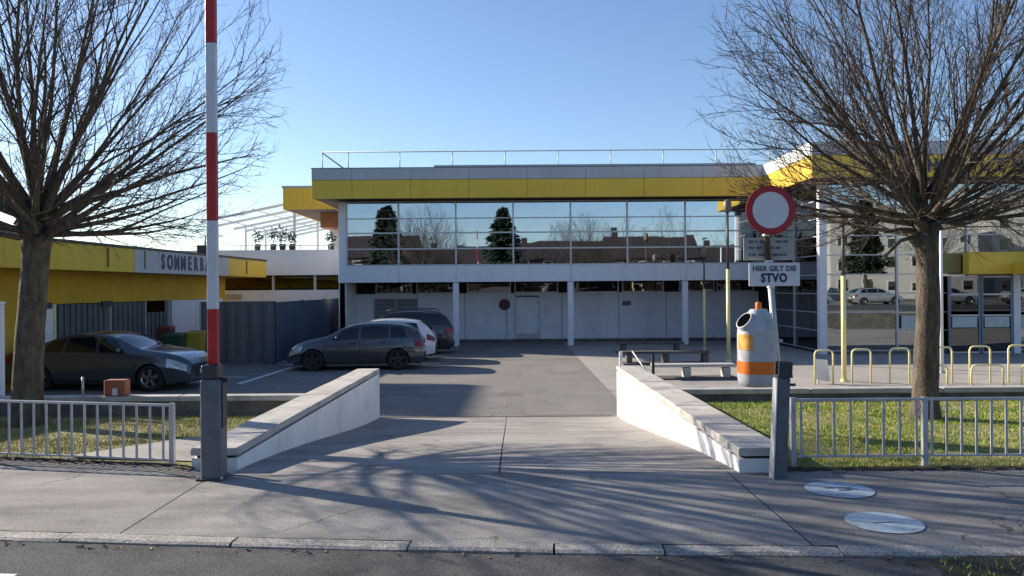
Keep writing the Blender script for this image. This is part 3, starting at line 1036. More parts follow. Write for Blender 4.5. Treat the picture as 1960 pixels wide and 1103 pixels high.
# ------------------------------------------------------------------ trees
def tree_mesh(seed, head_z, trunk_r, R_, H_, n_main, sec, ter, lean=(0, 0), twig_r=1.0):
    """globe-headed maple: returns (trunk MB, crown arrays)"""
    g = random.Random(seed)
    trunk = MB()
    pts = []
    rad = []
    for i in range(13):
        f = i / 12
        z = head_z * f
        pts.append(Vector((lean[0] * f + .015 * math.sin(f * 5 + seed), lean[1] * f + .015 * math.cos(f * 4), z - (.15 if i == 0 else 0))))
        r = trunk_r * (1.0 - .22 * f + (.45 * max(0, 1 - f * 7) ** 2) + .22 * max(0, (f - .82) / .18) ** 1.5)
        rad.append(r)
    trunk.path(pts, rad, 18)
    k = len(trunk.v)
    trunk.v = [(x + g.uniform(-.006, .006), y + g.uniform(-.006, .006), z) for x, y, z in trunk.v]
    head = pts[-1]
    # knobbly head
    for i in range(9):
        a = g.uniform(0, 6.283)
        p = head + Vector((math.cos(a) * trunk_r * .7, math.sin(a) * trunk_r * .7, g.uniform(-.15, .28)))
        trunk.path([p - Vector((math.cos(a), math.sin(a), -.3)) * .12, p, p + Vector((math.cos(a), math.sin(a), .6)) * .12], [trunk_r * .5, trunk_r * .55, trunk_r * .22], 8)
    limbs = MB()
    tw = MB()
    center = head + Vector((0, 0, H_ * .38))

    def env(p, d):
        """distance from p along d to the crown ellipsoid"""
        q = Vector(((p.x - center.x) / R_, (p.y - center.y) / R_, (p.z - center.z) / (H_ * .58)))
        e = Vector((d.x / R_, d.y / R_, d.z / (H_ * .58)))
        A = e.dot(e)
        B = 2 * q.dot(e)
        C_ = q.dot(q) - 1
        D = B * B - 4 * A * C_
        return (-B + math.sqrt(D)) / (2 * A) if D > 0 else .2

    def perturb(d, ang):
        a = d.orthogonal().normalized()
        b = d.cross(a)
        t = g.uniform(0, 6.283)
        return (d * math.cos(ang) + (a * math.cos(t) + b * math.sin(t)) * math.sin(ang)).normalized()

    def branch(mb, p, d, L, r0, r1, nseg, n, up, wob):
        P = [p]
        D = [d]
        for i in range(nseg):
            d = (d + Vector((g.gauss(0, wob), g.gauss(0, wob), g.gauss(0, wob) + up))).normalized()
            P.append(P[-1] + d * (L / nseg))
            D.append(d)
        mb.path(P, [r0 + (r1 - r0) * (i / nseg) ** .8 for i in range(nseg + 1)], n)
        return P, D

    for i in range(n_main):
        az = i * 2.39996 + g.uniform(-.4, .4)
        f = (i + .5) / n_main
        el = math.asin(max(-.03, min(.985, -.02 + 1.01 * f ** .93))) + g.uniform(-.09, .09)
        d = Vector((math.cos(az) * math.cos(el), math.sin(az) * math.cos(el), math.sin(el)))
        start = head + Vector((d.x * trunk_r * .5, d.y * trunk_r * .5, .05 + .3 * f + g.uniform(-.16, .14)))
        L = env(start, d) * g.uniform(.86, .98)
        r = g.uniform(.022, .042) * (trunk_r / .17)
        P, D = branch(limbs, start, d, L, r * 1.25, r * .13, 9, 7, .006 + .020 * math.cos(el), .038)
        if g.random() < .55:
            ii = g.randint(2, 5)
            d2 = perturb(D[ii], g.uniform(.25, .5))
            branch(limbs, P[ii], d2, env(P[ii], d2) * g.uniform(.72, .92), r * .7 * (1 - ii / 14), .004, 6, 6, .008, .05)
        ns = int(sec * (.7 + .3 * L / R_))
        for j in range(ns):
            u = .16 + .82 * (j + g.random()) / ns
            ii = min(8, int(u * 9))
            q = P[ii].lerp(P[ii + 1], u * 9 - ii)
            d2 = perturb(D[ii], g.uniform(.3, .85))
            L2 = min(env(q, d2) * g.uniform(.85, 1.0), L * g.uniform(.28, .55))
            if L2 < .12:
                L2 = .12
            r2 = max(.0042, r * (1 - u * .75) * g.uniform(.28, .5))
            P2, D2 = branch(tw, q, d2, L2, r2, .0028 * twig_r, 5, 4, .045, .065)
            nt_ = max(2, int(ter * L2 / .9 * g.uniform(.7, 1.2)))
            for m_ in range(nt_):
                u2 = .15 + .85 * (m_ + g.random()) / nt_
                i2 = min(4, int(u2 * 5))
                q2 = P2[i2].lerp(P2[i2 + 1], u2 * 5 - i2)
                d3 = perturb(D2[i2], g.uniform(.35, .9))
                L3 = min(max(.08, env(q2, d3) * g.uniform(.8, 1.12)), g.uniform(.18, .5))
                P3, D3 = branch(tw, q2, d3, L3, .0040 * twig_r, .0016 * twig_r, 3, 3, .09, .08)
                for _ in range(g.choice((1, 1, 2, 2, 3))):
                    i3 = g.randint(1, 3)
                    d4 = perturb(D3[i3], g.uniform(.4, .9))
                    tw.path([P3[i3], P3[i3] + d4 * g.uniform(.06, .17)], [.0026 * twig_r, .0013 * twig_r], 3)
    return trunk, limbs, tw


def place_tree(loc, label, args, group=None):
    t = thing('bare_tree', loc, label, 'tree', group)
    trunk, limbs, tw = tree_mesh(*args)
    trunk.build('trunk', M_BARK, t, local=True)
    c = limbs.build('crown', M_BARK, t, local=True)
    tw.build('twigs', M_TWIG, c, local=True)
    return t


place_tree((-6.48, 10.6, -.135), 'bare globe-crowned tree with dark trunk by the barrier and yellow pavilion', (3, 2.55, .195, 3.25, 5.6, 48, 12, 7, (.16, 0)))
tree_r = place_tree((5.2, 10.0, -.02), 'bare globe-crowned tree with sunlit trunk on the green lawn by the plaza', (11, 2.35, .155, 2.85, 5.0, 50, 13, 8))
# cut stubs on the right tree's trunk
st = MB()
st.path([(-.1, -.05, 2.3), (-.38, -.12, 2.22), (-.62, -.2, 2.02)], [.03, .025, .022], 7)
st.path([(-.12, -.02, 2.36), (-.35, -.05, 2.37), (-.56, -.08, 2.33)], [.028, .024, .02], 7)
st.build('cut_stub', M_BARK, tree_r, local=True)

# ------------------------------------------------------------------ main building
def pane_obj(name, material, parent, P, du, dv, jit=.0):
    """flat glass sheet with real thickness: origin P, edge vectors du, dv (outward normal = du x dv)"""
    P, du, dv = Vector(P), Vector(du), Vector(dv)
    n = du.cross(dv).normalized()
    a, b = rnd.uniform(-jit, jit), rnd.uniform(-jit, jit)
    F_ = [P - n * a, P + du + n * a + n * b, P + du + dv - n * b, P + dv + n * a]
    B_ = [q - n * .02 for q in F_]
    mb = MB()
    mb.add(F_ + B_, [(0, 1, 2, 3), (7, 6, 5, 4), (0, 4, 5, 1), (1, 5, 6, 2), (2, 6, 7, 3), (3, 7, 4, 0)])
    return mb.build(name, material, parent)


bld = thing('swimming_hall', (1.5, 34, LOT), 'long two-storey hall with yellow fascia, mirrored glazing and white band', 'building')
XW0, XW1 = -7.37, 11.2
# core volume behind the facade
MB().box(XW0 + .15, 34, 36.6, 56, LOT, 5.38).build('core_wall', M_WHITE, bld)
MB().box(XW0 - .02, XW0 + .26, 34.0, 56.5, LOT, 5.39).build('end_wall', M_WHITE, bld)
MB().box(XW0 + .3, XW1 - .05, 34.12, 36.65, 1.95, 2.6).build('floor_slab', M_SOFFIT, bld)
# glazing of the upper floor
mx = [-7.05, -4.83, -2.38, .07, 2.52, 4.94, 7.42, 9.2, 11.2]
mz = [2.66, 3.35, 4.03, 4.65, 5.36]
for a, b in zip(mx, mx[1:]):
    for c, d in zip(mz, mz[1:]):
        pane_obj('pane', M_GLASS, bld, (a + .03, 34.03, c + .025), (b - a - .06, 0, 0), (0, 0, d - c - .05), .0007)
for a in mx:
    MB().box(a - .034, a + .034, 33.975, 34.10, 2.66, 5.37).build('mullion', M_FRAME, bld)
for i, c in enumerate(mz):
    h = .03 if i in (1, 2) else .02
    MB().box(mx[0], mx[-1], 33.99, 34.095, c - h, c + h).build('transom', M_FRAME, bld)
MB().box(mx[0] - .3, mx[0] - .036, 33.97, 34.10, 2.66, 5.37).build('corner_post', M_WHITE, bld)
# white band
sx = [XW0 - .02, -4.83, -2.38, 2.52, 7.42, 11.17]
for a, b in zip(sx, sx[1:]):
    MB().cbox(a + .006, b - .006, 33.93, 34.11, 1.92, 2.63, .008).build('spandrel_panel', M_SPAN, bld)
# columns
for x in (-7.24, -2.4, 2.5, 7.4):
    MB().cbox(x - .125, x + .125, 34.0, 34.25, LOT, 1.917, .015).build('column', M_SPAN, bld)
# recessed ground floor
MB().box(XW0 + .27, XW1, 36.2, 36.58, LOT + .15, 1.42).build('recess_wall', M_WALLG, bld)
MB().box(XW0 + .27, XW1, 36.14, 36.6, LOT, LOT + .148).build('plinth', M_DARKSTONE, bld)
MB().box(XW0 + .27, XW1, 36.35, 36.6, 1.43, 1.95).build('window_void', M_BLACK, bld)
bays = [(-6.2, -4.55), (-4.35, -2.6), (-2.05, -.05), (.12, 2.1), (2.8, 4.85), (5.0, 6.9), (7.6, 9.2), (9.3, 11.0)]
for a, b in bays:
    w = thing('window', (a, 36.2, 1.46))
    w.parent = bld
    w.location = Vector((a, 36.2, 1.46)) - world_off(bld)
    pane_obj('pane', M_GLASSD, w, (a + .05, 36.27, 1.48), (b - a - .1, 0, 0), (0, 0, .40), .003)
    for q in ((a, a + .05), (b - .05, b)):
        MB().box(q[0], q[1], 36.18, 36.30, 1.425, 1.93).build('frame', M_FRAME, w)
    MB().box(a + .05, b - .05, 36.18, 36.30, 1.425, 1.475).build('frame', M_FRAME, w)
# wall joints and doors in the recess
for x in (-4.3, -2.15, -.25, .15, 2.25, 4.85, 7.0, 8.7):
    MB().box(x - .012, x + .012, 36.19, 36.199, LOT + .15, 1.42).build('wall_joint', M_FRAMED, bld)
for (a, b) in ((-6.25, -5.28), (-5.22, -4.3)):
    dr = MB().box(a, b, 36.15, 36.195, LOT + .16, 1.2).build('door', mat('door_grey', (.20, .215, .24), .5, .1, 2), bld)
    for k in range(9):
        MB().box(a + .08, b - .08, 36.142, 36.149, LOT + .45 + k * .18, LOT + .50 + k * .18).build('louvre', M_FRAMED, dr)
dr = MB().box(.2, 1.2, 36.15, 36.195, LOT + .16, 1.22).build('door', M_SPAN, bld)
MB().box(.28, .32, 36.11, 36.148, LOT + 1.05, LOT + 1.2).build('handle', M_STEEL, dr)
for z in (LOT + .45, LOT + 1.1, LOT + 1.75):
    MB().box(1.16, 1.2, 36.13, 36.149, z, z + .12).build('hinge', M_FRAMED, dr)
MB().box(.2, 1.2, 36.12, 36.149, LOT + .17, LOT + .40).build('kick_plate', M_STEEL, dr)
MB().box(.19, 1.21, 36.12, 36.196, 1.222, 1.30).build('door_head', M_FRAMED, bld)
for q in ((.12, .19), (1.21, 1.28)):
    MB().box(q[0], q[1], 36.14, 36.196, LOT + .16, 1.3).build('door_frame', M_FRAME, bld)
# roof
rf = thing('roof', (0, 0, 0))
rf.parent = bld
rf.location = -world_off(bld) + Vector((0, 33, 5.4))
MB().box(-8.2, 10.4, 33.06, 56, 5.43, 6.6).build('roof_slab', M_SOFFIT, rf)
pj = [-8.27] + [-6.6 + 2.42 * i for i in range(7)] + [10.43]
for a, b in zip(pj, pj[1:]):
    MB().cbox(a + .006, b - .006, 32.99, 33.055, 5.40, 6.165, .006).build('fascia_panel', M_YELLOW, rf)
    MB().cbox(a + .004, b - .004, 32.97, 33.055, 6.175, 6.65, .006).build('parapet_panel', M_GCAP, rf)
for k in range(4):
    ya, yb = 33.06 + 5.7 * k, 33.06 + 5.7 * (k + 1)
    MB().cbox(-8.27, -8.205, ya + .006, yb - .006, 5.40, 6.165, .006).build('fascia_panel', M_YELLOW, rf)
    MB().cbox(-8.29, -8.205, ya + .006, yb - .006, 6.175, 6.65, .006).build('parapet_panel', M_GCAP, rf)
MB().box(-3.25, 10.3, 33.5, 52, 6.6, 6.84).build('raised_parapet', M_GCAP, rf)
MB().box(-8.3, 10.42, 32.96, 33.2, 6.652, 6.68).build('coping_sheet', M_STEELP, rf)
# lower roof tier behind the left end
MB().box(-10.85, -7.45, 38.06, 55, 5.5, 6.5).build('rear_roof_slab', M_SOFFIT, rf)
MB().cbox(-10.9, -7.45, 38.0, 38.055, 5.48, 6.5, .006).build('fascia_panel', M_YELLOW, rf)
MB().cbox(-10.92, -10.855, 38.06, 55, 5.48, 6.5, .006).build('fascia_panel', M_YELLOW, rf)
MB().box(-10.95, -7.45, 37.97, 55, 6.503, 6.6).build('coping_sheet', M_GCAP, rf)
MB().box(-9.6, -7.5, 40, 50, 4.75, 5.49).build('rear_beam', mat('soffit_wood', (.30, .13, .05), .7, .2, 2), rf)
MB().box(-9.2, -7.42, 41, 50, 3.4, 4.74).build('rear_wall', M_WHITE, bld)
# roof railing
rail = thing('roof_railing', (0, 0, 0))
rail.parent = bld
rail.location = -world_off(bld) + Vector((-8, 34, 6.65))
rx = [-8.05, -6.95] + [-4.75 + 2.25 * i for i in range(9)]
for x in rx:
    MB().tube((x, 34.0, 6.62), (x, 34.0, 7.5), .022, n=6).build('railing_post', M_STEEL, rail)
for z in (7.5,):
    MB().tube((-8.05, 34.0, z), (13.3, 34.0, z), .024, n=6).build('top_rail', M_STEEL, rail)
MB().tube((-8.05, 34.0, 7.46), (-7.1, 34.9, 6.75), .02, n=6).build('brace', M_STEEL, rail)
MB().tube((-8.05, 34.0, 7.48), (-8.05, 44.0, 7.48), .02, n=6).build('side_rail', M_STEEL, rail)

# projecting wing on the right
wing = thing('entrance_wing', (11.2, 28.7, LOT), 'tall glazed entrance wing with yellow fascia behind the right-hand tree', 'building')
wx = [11.33, 13.87, 16.4, 18.95, 21.5, 24.0]
wz = [LOT + .12, .02, .68, 1.36, 2.05, 2.75, 3.45, 4.1, 4.75, 5.36]
DOORX = (15.65, 18.05)
for a, b in zip(wx, wx[1:]):
    for c, d in zip(wz, wz[1:]):
        pane_obj('pane', M_GLASS2, wing, (a + .025, 28.73, c + .02), (b - a - .05, 0, 0), (0, 0, d - c - .04), .0007)
for a in wx[1:]:
    MB().box(a - .03, a + .03, 28.67, 28.80, LOT + .1, 5.37).build('mullion', M_FRAME, wing)
for c in wz:
    MB().box(11.33, 24, 28.69, 28.79, c - .018, c + .018).build('transom', M_FRAME, wing)
MB().cbox(11.04, 11.32, 28.6, 28.84, LOT, 5.38, .012).build('corner_column', M_WHITE, wing)
MB().cbox(17.93, 18.18, 28.45, 28.66, LOT, 2.6, .012).build('entrance_column', M_SPAN, wing)
sy = [28.85, 31.4, 33.9]
for a, b in zip(sy, sy[1:]):
    for c, d in zip(wz, wz[1:]):
        pane_obj('pane', M_GLASSD, wing, (11.17, b - .025, c + .02), (0, -(b - a - .05), 0), (0, 0, d - c - .04), .0007)
for c in wz:
    MB().box(11.12, 11.21, 28.85, 33.92, c - .016, c + .016).build('transom', M_FRAME, wing)
for a in sy[1:]:
    MB().box(11.09, 11.21, a - .03, a + .03, LOT + .1, 5.37).build('mullion', M_FRAME, wing)
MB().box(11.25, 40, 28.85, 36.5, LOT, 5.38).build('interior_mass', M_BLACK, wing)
MB().box(11.1, 24, 28.62, 28.66, LOT, LOT + .1).build('plinth', M_DARKSTONE, wing)
# entrance doors
dm = M_FRAMED
for (a, b) in ((15.62, 16.75), (16.78, 17.9)):
    dr = MB().box(a, b, 28.5, 28.56, LOT + .02, 1.97).build('door', M_GLASSD, wing)
    for q in ((a, a + .07), (b - .07, b)):
        MB().box(q[0], q[1], 28.47, 28.499, LOT + .02, 1.97).build('stile', mat('door_blue_grey', (.17, .22, .28), .5, .1, 3), dr)
    for z in (LOT + .05, .55, 1.3, 1.93):
        MB().box(a + .07, b - .07, 28.47, 28.499, z - .03, z + .03).build('rail', M_FRAME, dr)
    MB().box(a + .12, b - .12, 28.48, 28.497, .12, .50).build('notice', mat('notice_pale', (.5, .55, .55), .7, .2, 9), dr)
for k, (a, b) in enumerate(((14.0, 15.45), (18.3, 19.6))):
    MB().box(a, b, 28.64, 28.665, .08, .55).build('notice_strip', MATS['notice_pale'], wing)
# canopy
cn = MB().cbox(16.1, 24, 28.05, 28.45, 2.02, 2.80, .01).build('canopy', M_YELLOW, wing)
MB().cbox(17.62, 24, 26.6, 28.04, 2.0, 2.40, .01).build('canopy_return', M_YELLOW, cn)
MB().cbox(15.4, 16.08, 28.5, 28.64, 2.08, 2.78, .01).build('canopy_reflection', mat('canopy_reflection', (.20, .19, .06), .6, .1, 2), wing)  # olive slab painted as the yellow canopy's reflection in the glass
wr = thing('wing_roof', (0, 0, 0))
wr.parent = wing
wr.location = Vector((10.45, 27.7, 5.4)) - world_off(wing)
MB().box(10.52, 40, 27.76, 50, 5.43, 6.6).build('roof_slab', M_SOFFIT, wr)
pj = [10.45 + 2.9 * i for i in range(9)]
for a, b in zip(pj, pj[1:]):
    MB().cbox(a + .006, b - .006, 27.69, 27.755, 5.41, 6.18, .006).build('fascia_panel', M_YELLOW, wr)
    MB().cbox(a + .004, b - .004, 27.67, 27.755, 6.19, 6.66, .006).build('parapet_panel', M_GCAP, wr)
for a, b in ((27.76, 30.4), (30.4, 32.96)):
    MB().cbox(10.44, 10.515, a + .006, b - .006, 5.41, 6.18, .006).build('fascia_panel', M_YELLOW, wr)
    MB().cbox(10.42, 10.515, a + .004, b - .004, 6.19, 6.66, .006).build('parapet_panel', M_WHITE, wr)
for i, ch in enumerate('HALLENBAD'):
    text_mesh('letter', ch, .62, M_BLUE, wr, Matrix.Translation((14.65 + .59 * i, 27.66, 5.79)) @ FACE_CAM, .02, xs=.85, offset=.012)

# low terrace block left of the hall
tb = thing('terrace_block', (-10.7, 37, LOT), 'low white block with ribbon windows left of the hall, terrace on top', 'building')
MB().cbox(-16, -7.5, 37.0, 52, 2.32, 3.5, .01).build('parapet', M_SPAN, tb)
MB().box(-16, -7.5, 37.15, 52, LOT, 1.63).build('lower_wall', M_SPAN, tb)
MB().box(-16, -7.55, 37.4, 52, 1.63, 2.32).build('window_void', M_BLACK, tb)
for a, b in ((-15.8, -13.65), (-13.5, -11.2), (-11.1, -9.25), (-9.15, -8.0)):
    w = pane_obj('window', glass_mat('window_glass_yellow_reflect', (.16, .15, .07)), tb, (a, 37.25, 1.7), (b - a, 0, 0), (0, 0, .55), .004)  # olive mirror tint paints yellowish reflections into these windows
for x in (-13.58, -11.15, -9.2):
    MB().box(x - .05, x + .05, 37.16, 37.3, 1.632, 2.318).build('window_mullion', M_FRAME, tb)
MB().box(-8.0, -7.5, 37.06, 37.4, 1.632, 2.318).build('wall_pier', M_SPAN, tb)
MB().box(-13.6, -12.6, 37.08, 37.148, 1.2, 1.45).build('vent_panel', mat('vent_beige', (.42, .38, .34), .7, .1, 3), tb)
MB().tube((-7.75, 36.9, LOT + 1), (-7.75, 36.9, 4.2), .05, n=8).build('downpipe', M_FRAMED, tb)
for x in [-15.5 + 1.4 * i for i in range(6)]:
    MB().tube((x, 37.3, 3.49), (x, 37.3, 3.75), .015, n=5).build('railing_post', M_STEEL, tb)
MB().tube((-15.8, 37.3, 3.72), (-8.0, 37.3, 3.72), .018, n=5).build('railing_bar', M_STEEL, tb)

pg = thing('pergola', (-14.8, 40, 3.5), 'pale steel pergola with sloping beams on the terrace', 'pergola')
for i, y in enumerate((40, 42.4, 44.8, 46.6, 48.4, 50.0, 51.6, 53.5)):
    xr = -10.8
    A, B = Vector((-15.6, y, 5.02)), Vector((xr, y, 5.98))
    mb = MB()
    mb.hexa([A + Vector((0, -.05, 0)), B + Vector((0, -.05, 0)), B + Vector((0, .05, 0)), A + Vector((0, .05, 0))],
            [A + Vector((0, -.05, .13)), B + Vector((0, -.05, .13)), B + Vector((0, .05, .13)), A + Vector((0, .05, .13))])
    mb.build('beam', M_WHITE, pg)
    if i % 2 == 0:
        MB().box(-15.0, -14.9, y - .05, y + .05, 3.5, 5.14).build('post', M_WHITE, pg)
        MB().box(-10.95, -10.85, y - .05, y + .05, 3.5, 5.94).build('post', M_WHITE, pg)
for x in (-15.0, -13.0, -11.0):
    z = 5.02 + (x + 15.6) * .2 + .14
    MB().box(x - .03, x + .03, 40, 53.5, z, z + .06).build('purlin', M_WHITE, pg)

# potted plants on the terrace
M_POTLEAF = mat('pot_leaf', (.055, .06, .03), .8, .4, 9)


def leaf_cloud(mb, c, rx, rz, n, s, g):
    for _ in range(n):
        a, b, r = g.uniform(0, 6.283), g.uniform(-1, 1), g.random() ** .5
        q = math.sqrt(1 - b * b)
        p = Vector((c[0] + rx * r * q * math.cos(a), c[1] + rx * r * q * math.sin(a), c[2] + rz * r * b))
        u = Vector((g.gauss(0, 1), g.gauss(0, 1), g.gauss(0, 1))).normalized() * s
        v = u.orthogonal().normalized() * s * .6
        mb.add([p - u, p + v, p + u, p - v], [(0, 1, 2, 3)])


places = ['leftmost, next to the pergola post', 'second from the left', 'middle one, tallest', 'second from the right', 'far right near the hall corner']
for i, (x, h) in enumerate(((-12.1, .55), (-11.35, .7), (-10.9, .85), (-10.45, .5), (-8.6, .45))):
    g = random.Random(50 + i)
    t = thing('potted_plant', (x, 37.9, 3.5), 'potted plant on the white terrace parapet, ' + places[i], 'plant', 'potted plants on the terrace')
    MB().lathe([(0, 3.5), (.13, 3.5), (.17, 3.82), (.0, 3.82)], 12, (x, 37.9)).build('pot', M_STEELD, t)
    mb = MB()
    leaf_cloud(mb, (x, 37.9, 3.9 + h * .5), .28, h * .6, 90, .06, g)
    mb.build('foliage', M_POTLEAF, t)

# ------------------------------------------------------------------ yellow pavilion on the left (built in its own axes)
pv = thing('yellow_pavilion', (-11.1, 36, LOT), 'low yellow flat-roofed pavilion lettered SOMMERBAD behind the dark sedan', 'building', rz=R(-2.3))
H0, H1 = 3.03, 3.80
MB().box(-9, -.07, -24, -.02, H0 + .03, H1 - .03).build('roof_slab', M_SOFFIT, pv, local=True)
ys = [-.02, -4.3, -11.6, -14.0, -17.5, -21.0, -24.0]
for i, (a, b) in enumerate(zip(ys, ys[1:])):
    if i == 1:
        sg = MB().cbox(-.065, .012, b + .006, a - .006, H0, H1 - .05, .006).build('sign_panel', mat('sign_pale', (.50, .51, .50), .6, .08, 2), pv, local=True)
        for k, ch in enumerate('SOMMERBAD'):
            o = text_mesh('letter', ch, .68, M_BLUE, None, Matrix.Translation((.02, -9.8 + .495 * k, (H0 + H1) / 2 - .02)) @ FACE_PX, .012, xs=.74, offset=.022)
            o.parent = sg
    else:
        m_ = (a + b) / 2
        MB().cbox(-.065, 0, b + .006, a - .006, H0, H1 - .05, .006).build('fascia_panel', M_YELLOW, pv, local=True)
MB().box(-9.02, .035, -24.05, .03, H1 - .047, H1 + .03).build('roof_edge', M_STEELD, pv, local=True)
MB().cbox(-9, -.066, -.02, .045, H0, H1 - .05, .006).build('fascia_panel', M_YELLOW, pv, local=True)
for y in (-2.4, -11.0, -13.1):
    MB().box(.013, .035, y - .035, y + .035, H0 + .12, H1 - .08).build('dark_mark', mat('mark_olive', (.22, .17, .05), .6, .2, 5), pv, local=True)  # thin olive upright marks set proud of the fascia
# walls under the roof
MB().box(-1.25, -1.0, -24, -2.45, 2.12, H0 + .03).build('upper_wall', M_YELLOW2, pv, local=True)
MB().box(-8.5, -1.0, -2.44, -2.2, 0, H0 + .03).build('gable_wall', M_YELLOW2, pv, local=True)
MB().box(-1.25, -1.0, -24, -15.2, 0, 2.118).build('lower_wall', M_YELLOW2, pv, local=True)
dr = MB().box(-1.22, -.985, -14.85, -14.1, .05, 2.1).build('door', M_PVC, pv, local=True)
for a in (-15.19, -14.08):
    MB().box(-1.23, -.975, a, a + .32 if a < -15 else a + .1, 0, 2.117).build('door_post', M_YMETAL, pv, local=True)
for (a, b, h) in ((-13.95, -11.2, 2.1), (-11.1, -9.0, 2.1), (-8.95, -7.35, 1.72)):
    mb = MB()
    n = int((b - a) / .14)
    for k in range(n):
        y0_, y1_ = a + (b - a) * k / n, a + (b - a) * (k + 1) / n
        e = .035 if k % 2 else 0
        mb.box(-1.15, -1.05 + e, y0_, y1_ - .006, .06, h)
    mb.build('gate_leaf', M_GATE, pv, local=True)
    MB().box(-1.12, -.98, b, b + .05, 0, 2.11).build('gate_post', M_FRAME, pv, local=True)
MB().box(-1.25, -1.02, -7.0, -5.0, 0, 2.11).build('white_wall', M_SPAN, pv, local=True)
MB().box(-1.3, -1.0, -5.0, -2.45, 0, 2.11).build('lower_wall', M_WALLG, pv, local=True)
MB().box(-8.4, -8.2, -24, -2.5, 0, H0).build('back_wall', M_PVC, pv, local=True)
for y in (-14.5, -11.4):
    MB().box(-.995, -.94, y - .3, y + .3, 2.0, 2.16).build('lamp_box', M_STEELD, pv, local=True)
MB().box(-1.9, -1.4, -2.9, -2.4, H1 + .03, H1 + .55).build('roof_vent', M_STEELD, pv, local=True)
MB().tube((-1.65, -2.65, H1 + .55), (-1.65, -2.65, H1 + .95), .03, n=6).build('vent_pipe', M_STEELD, pv, local=True)

# sheet-metal enclosure between pavilion and hall
en = thing('sheet_fence', (-7.84, 26.3, LOT), 'grey corrugated sheet enclosure with dark navy side beside the parked cars', 'fence')


def corrugated(p0, p1, z0, z1, material, name):
    p0, p1 = Vector(p0), Vector(p1)
    d = (p1 - p0).normalized()
    n = Vector((d.y, -d.x, 0))
    L = (p1 - p0).length
    k = int(L / .1)
    V = []
    for i in range(k + 1):
        o = .018 * (1 if i % 4 in (0, 1) else -1)
        p = p0 + d * (L * i / k) + n * o
        V += [(p.x, p.y, z0), (p.x, p.y, z1)]
    MB().add(V, [(2 * i, 2 * i + 2, 2 * i + 3, 2 * i + 1) for i in range(k)]).build(name, material, en)


for i in range(2):
    corrugated((-10.26 + 1.21 * i, 26.3, 0), (-10.26 + 1.21 * (i + 1) - .015, 26.3, 0), LOT + .05, 1.24, M_FENCE, 'sheet_panel')
for i in range(8):
    ya, yb = 26.32 + 1.2 * i, 26.32 + 1.2 * (i + 1) + .01
    corrugated((-7.84, ya, 0), (-7.84, yb, 0), LOT + .05, 1.24, M_NAVY, 'sheet_panel')
for (x, y) in ((-10.3, 26.35), (-7.9, 26.36), (-7.9, 29.9), (-7.9, 33.5)):
    MB().box(x - .05, x + .05, y, y + .08, LOT, 1.27).build('fence_post', M_SPAN if x < -10 else M_FRAMED, en)
MB().box(-10.28, -7.82, 26.27, 26.34, 1.242, 1.275).build('top_trim', M_FRAMED, en)

# wheelie bins by the enclosure
def wheelie(x, y, w, h, label, m_body, m_lid):
    t = thing('wheelie_bin', (x, y, LOT), label, 'wheelie bin')
    b = w * .42
    MB().hexa([(x - b, y - b, LOT + .06), (x + b, y - b, LOT + .06), (x + b, y + b, LOT + .06), (x - b, y + b, LOT + .06)],
              [(x - w / 2, y - w / 2, LOT + h), (x + w / 2, y - w / 2, LOT + h), (x + w / 2, y + w / 2, LOT + h), (x - w / 2, y + w / 2, LOT + h)]).build('bin_body', m_body, t)
    MB().hexa([(x - w * .53, y - w * .55, LOT + h + .003), (x + w * .53, y - w * .55, LOT + h + .003), (x + w * .53, y + w * .52, LOT + h + .003), (x - w * .53, y + w * .52, LOT + h + .003)],
              [(x - w * .48, y - w * .48, LOT + h + .05), (x + w * .48, y - w * .48, LOT + h + .05), (x + w * .48, y + w * .5, LOT + h + .09), (x - w * .48, y + w * .5, LOT + h + .09)]).build('lid', m_lid, t)
    for s in (-1, 1):
        MB().tube((x + s * w * .36, y + w * .4, LOT + .1), (x + s * w * .46, y + w * .4, LOT + .1), .1, n=14).build('wheel', M_TYRE, t)


wheelie(-10.55, 24.9, .62, 1.05, 'dark green wheelie bin with yellow side by the enclosure', mat('bin_green', (.02, .06, .03), .5, .1, 4), mat('bin_green_lid', (.03, .075, .035), .5, .1, 4))
wheelie(-10.05, 25.3, .46, 1.1, 'yellow wheelie bin squeezed between green bin and enclosure', mat('bin_yellow', (.40, .27, .03), .5, .1, 4), mat('bin_yellow_lid', (.45, .3, .03), .5, .1, 4))
wheelie(-11.05, 25.4, .42, 1.25, 'red wheelie bin beside the dark green bin', mat('bin_red', (.12, .025, .02), .5, .1, 4), mat('bin_red_lid', (.15, .025, .02), .5, .1, 4))

# ------------------------------------------------------------------ cars
def interp(P, x):
    if x <= P[0][0]:
        return P[0][1]
    for (a, u), (b, v) in zip(P, P[1:]):
        if x <= b:
            t = (x - a) / (b - a)
            return u + (v - u) * t
    return P[-1][1]


def smooth_interp(P, x, w=.1):
    lo, hi = P[0][0], P[-1][0]
    w = max(.02, min(w, x - lo + .02, hi - x + .02))
    s = 0
    n = 11
    for i in range(n):
        q = x + w * (i / (n - 1) * 2 - 1)
        s += interp(P, min(max(q, lo), hi))
    return s / n


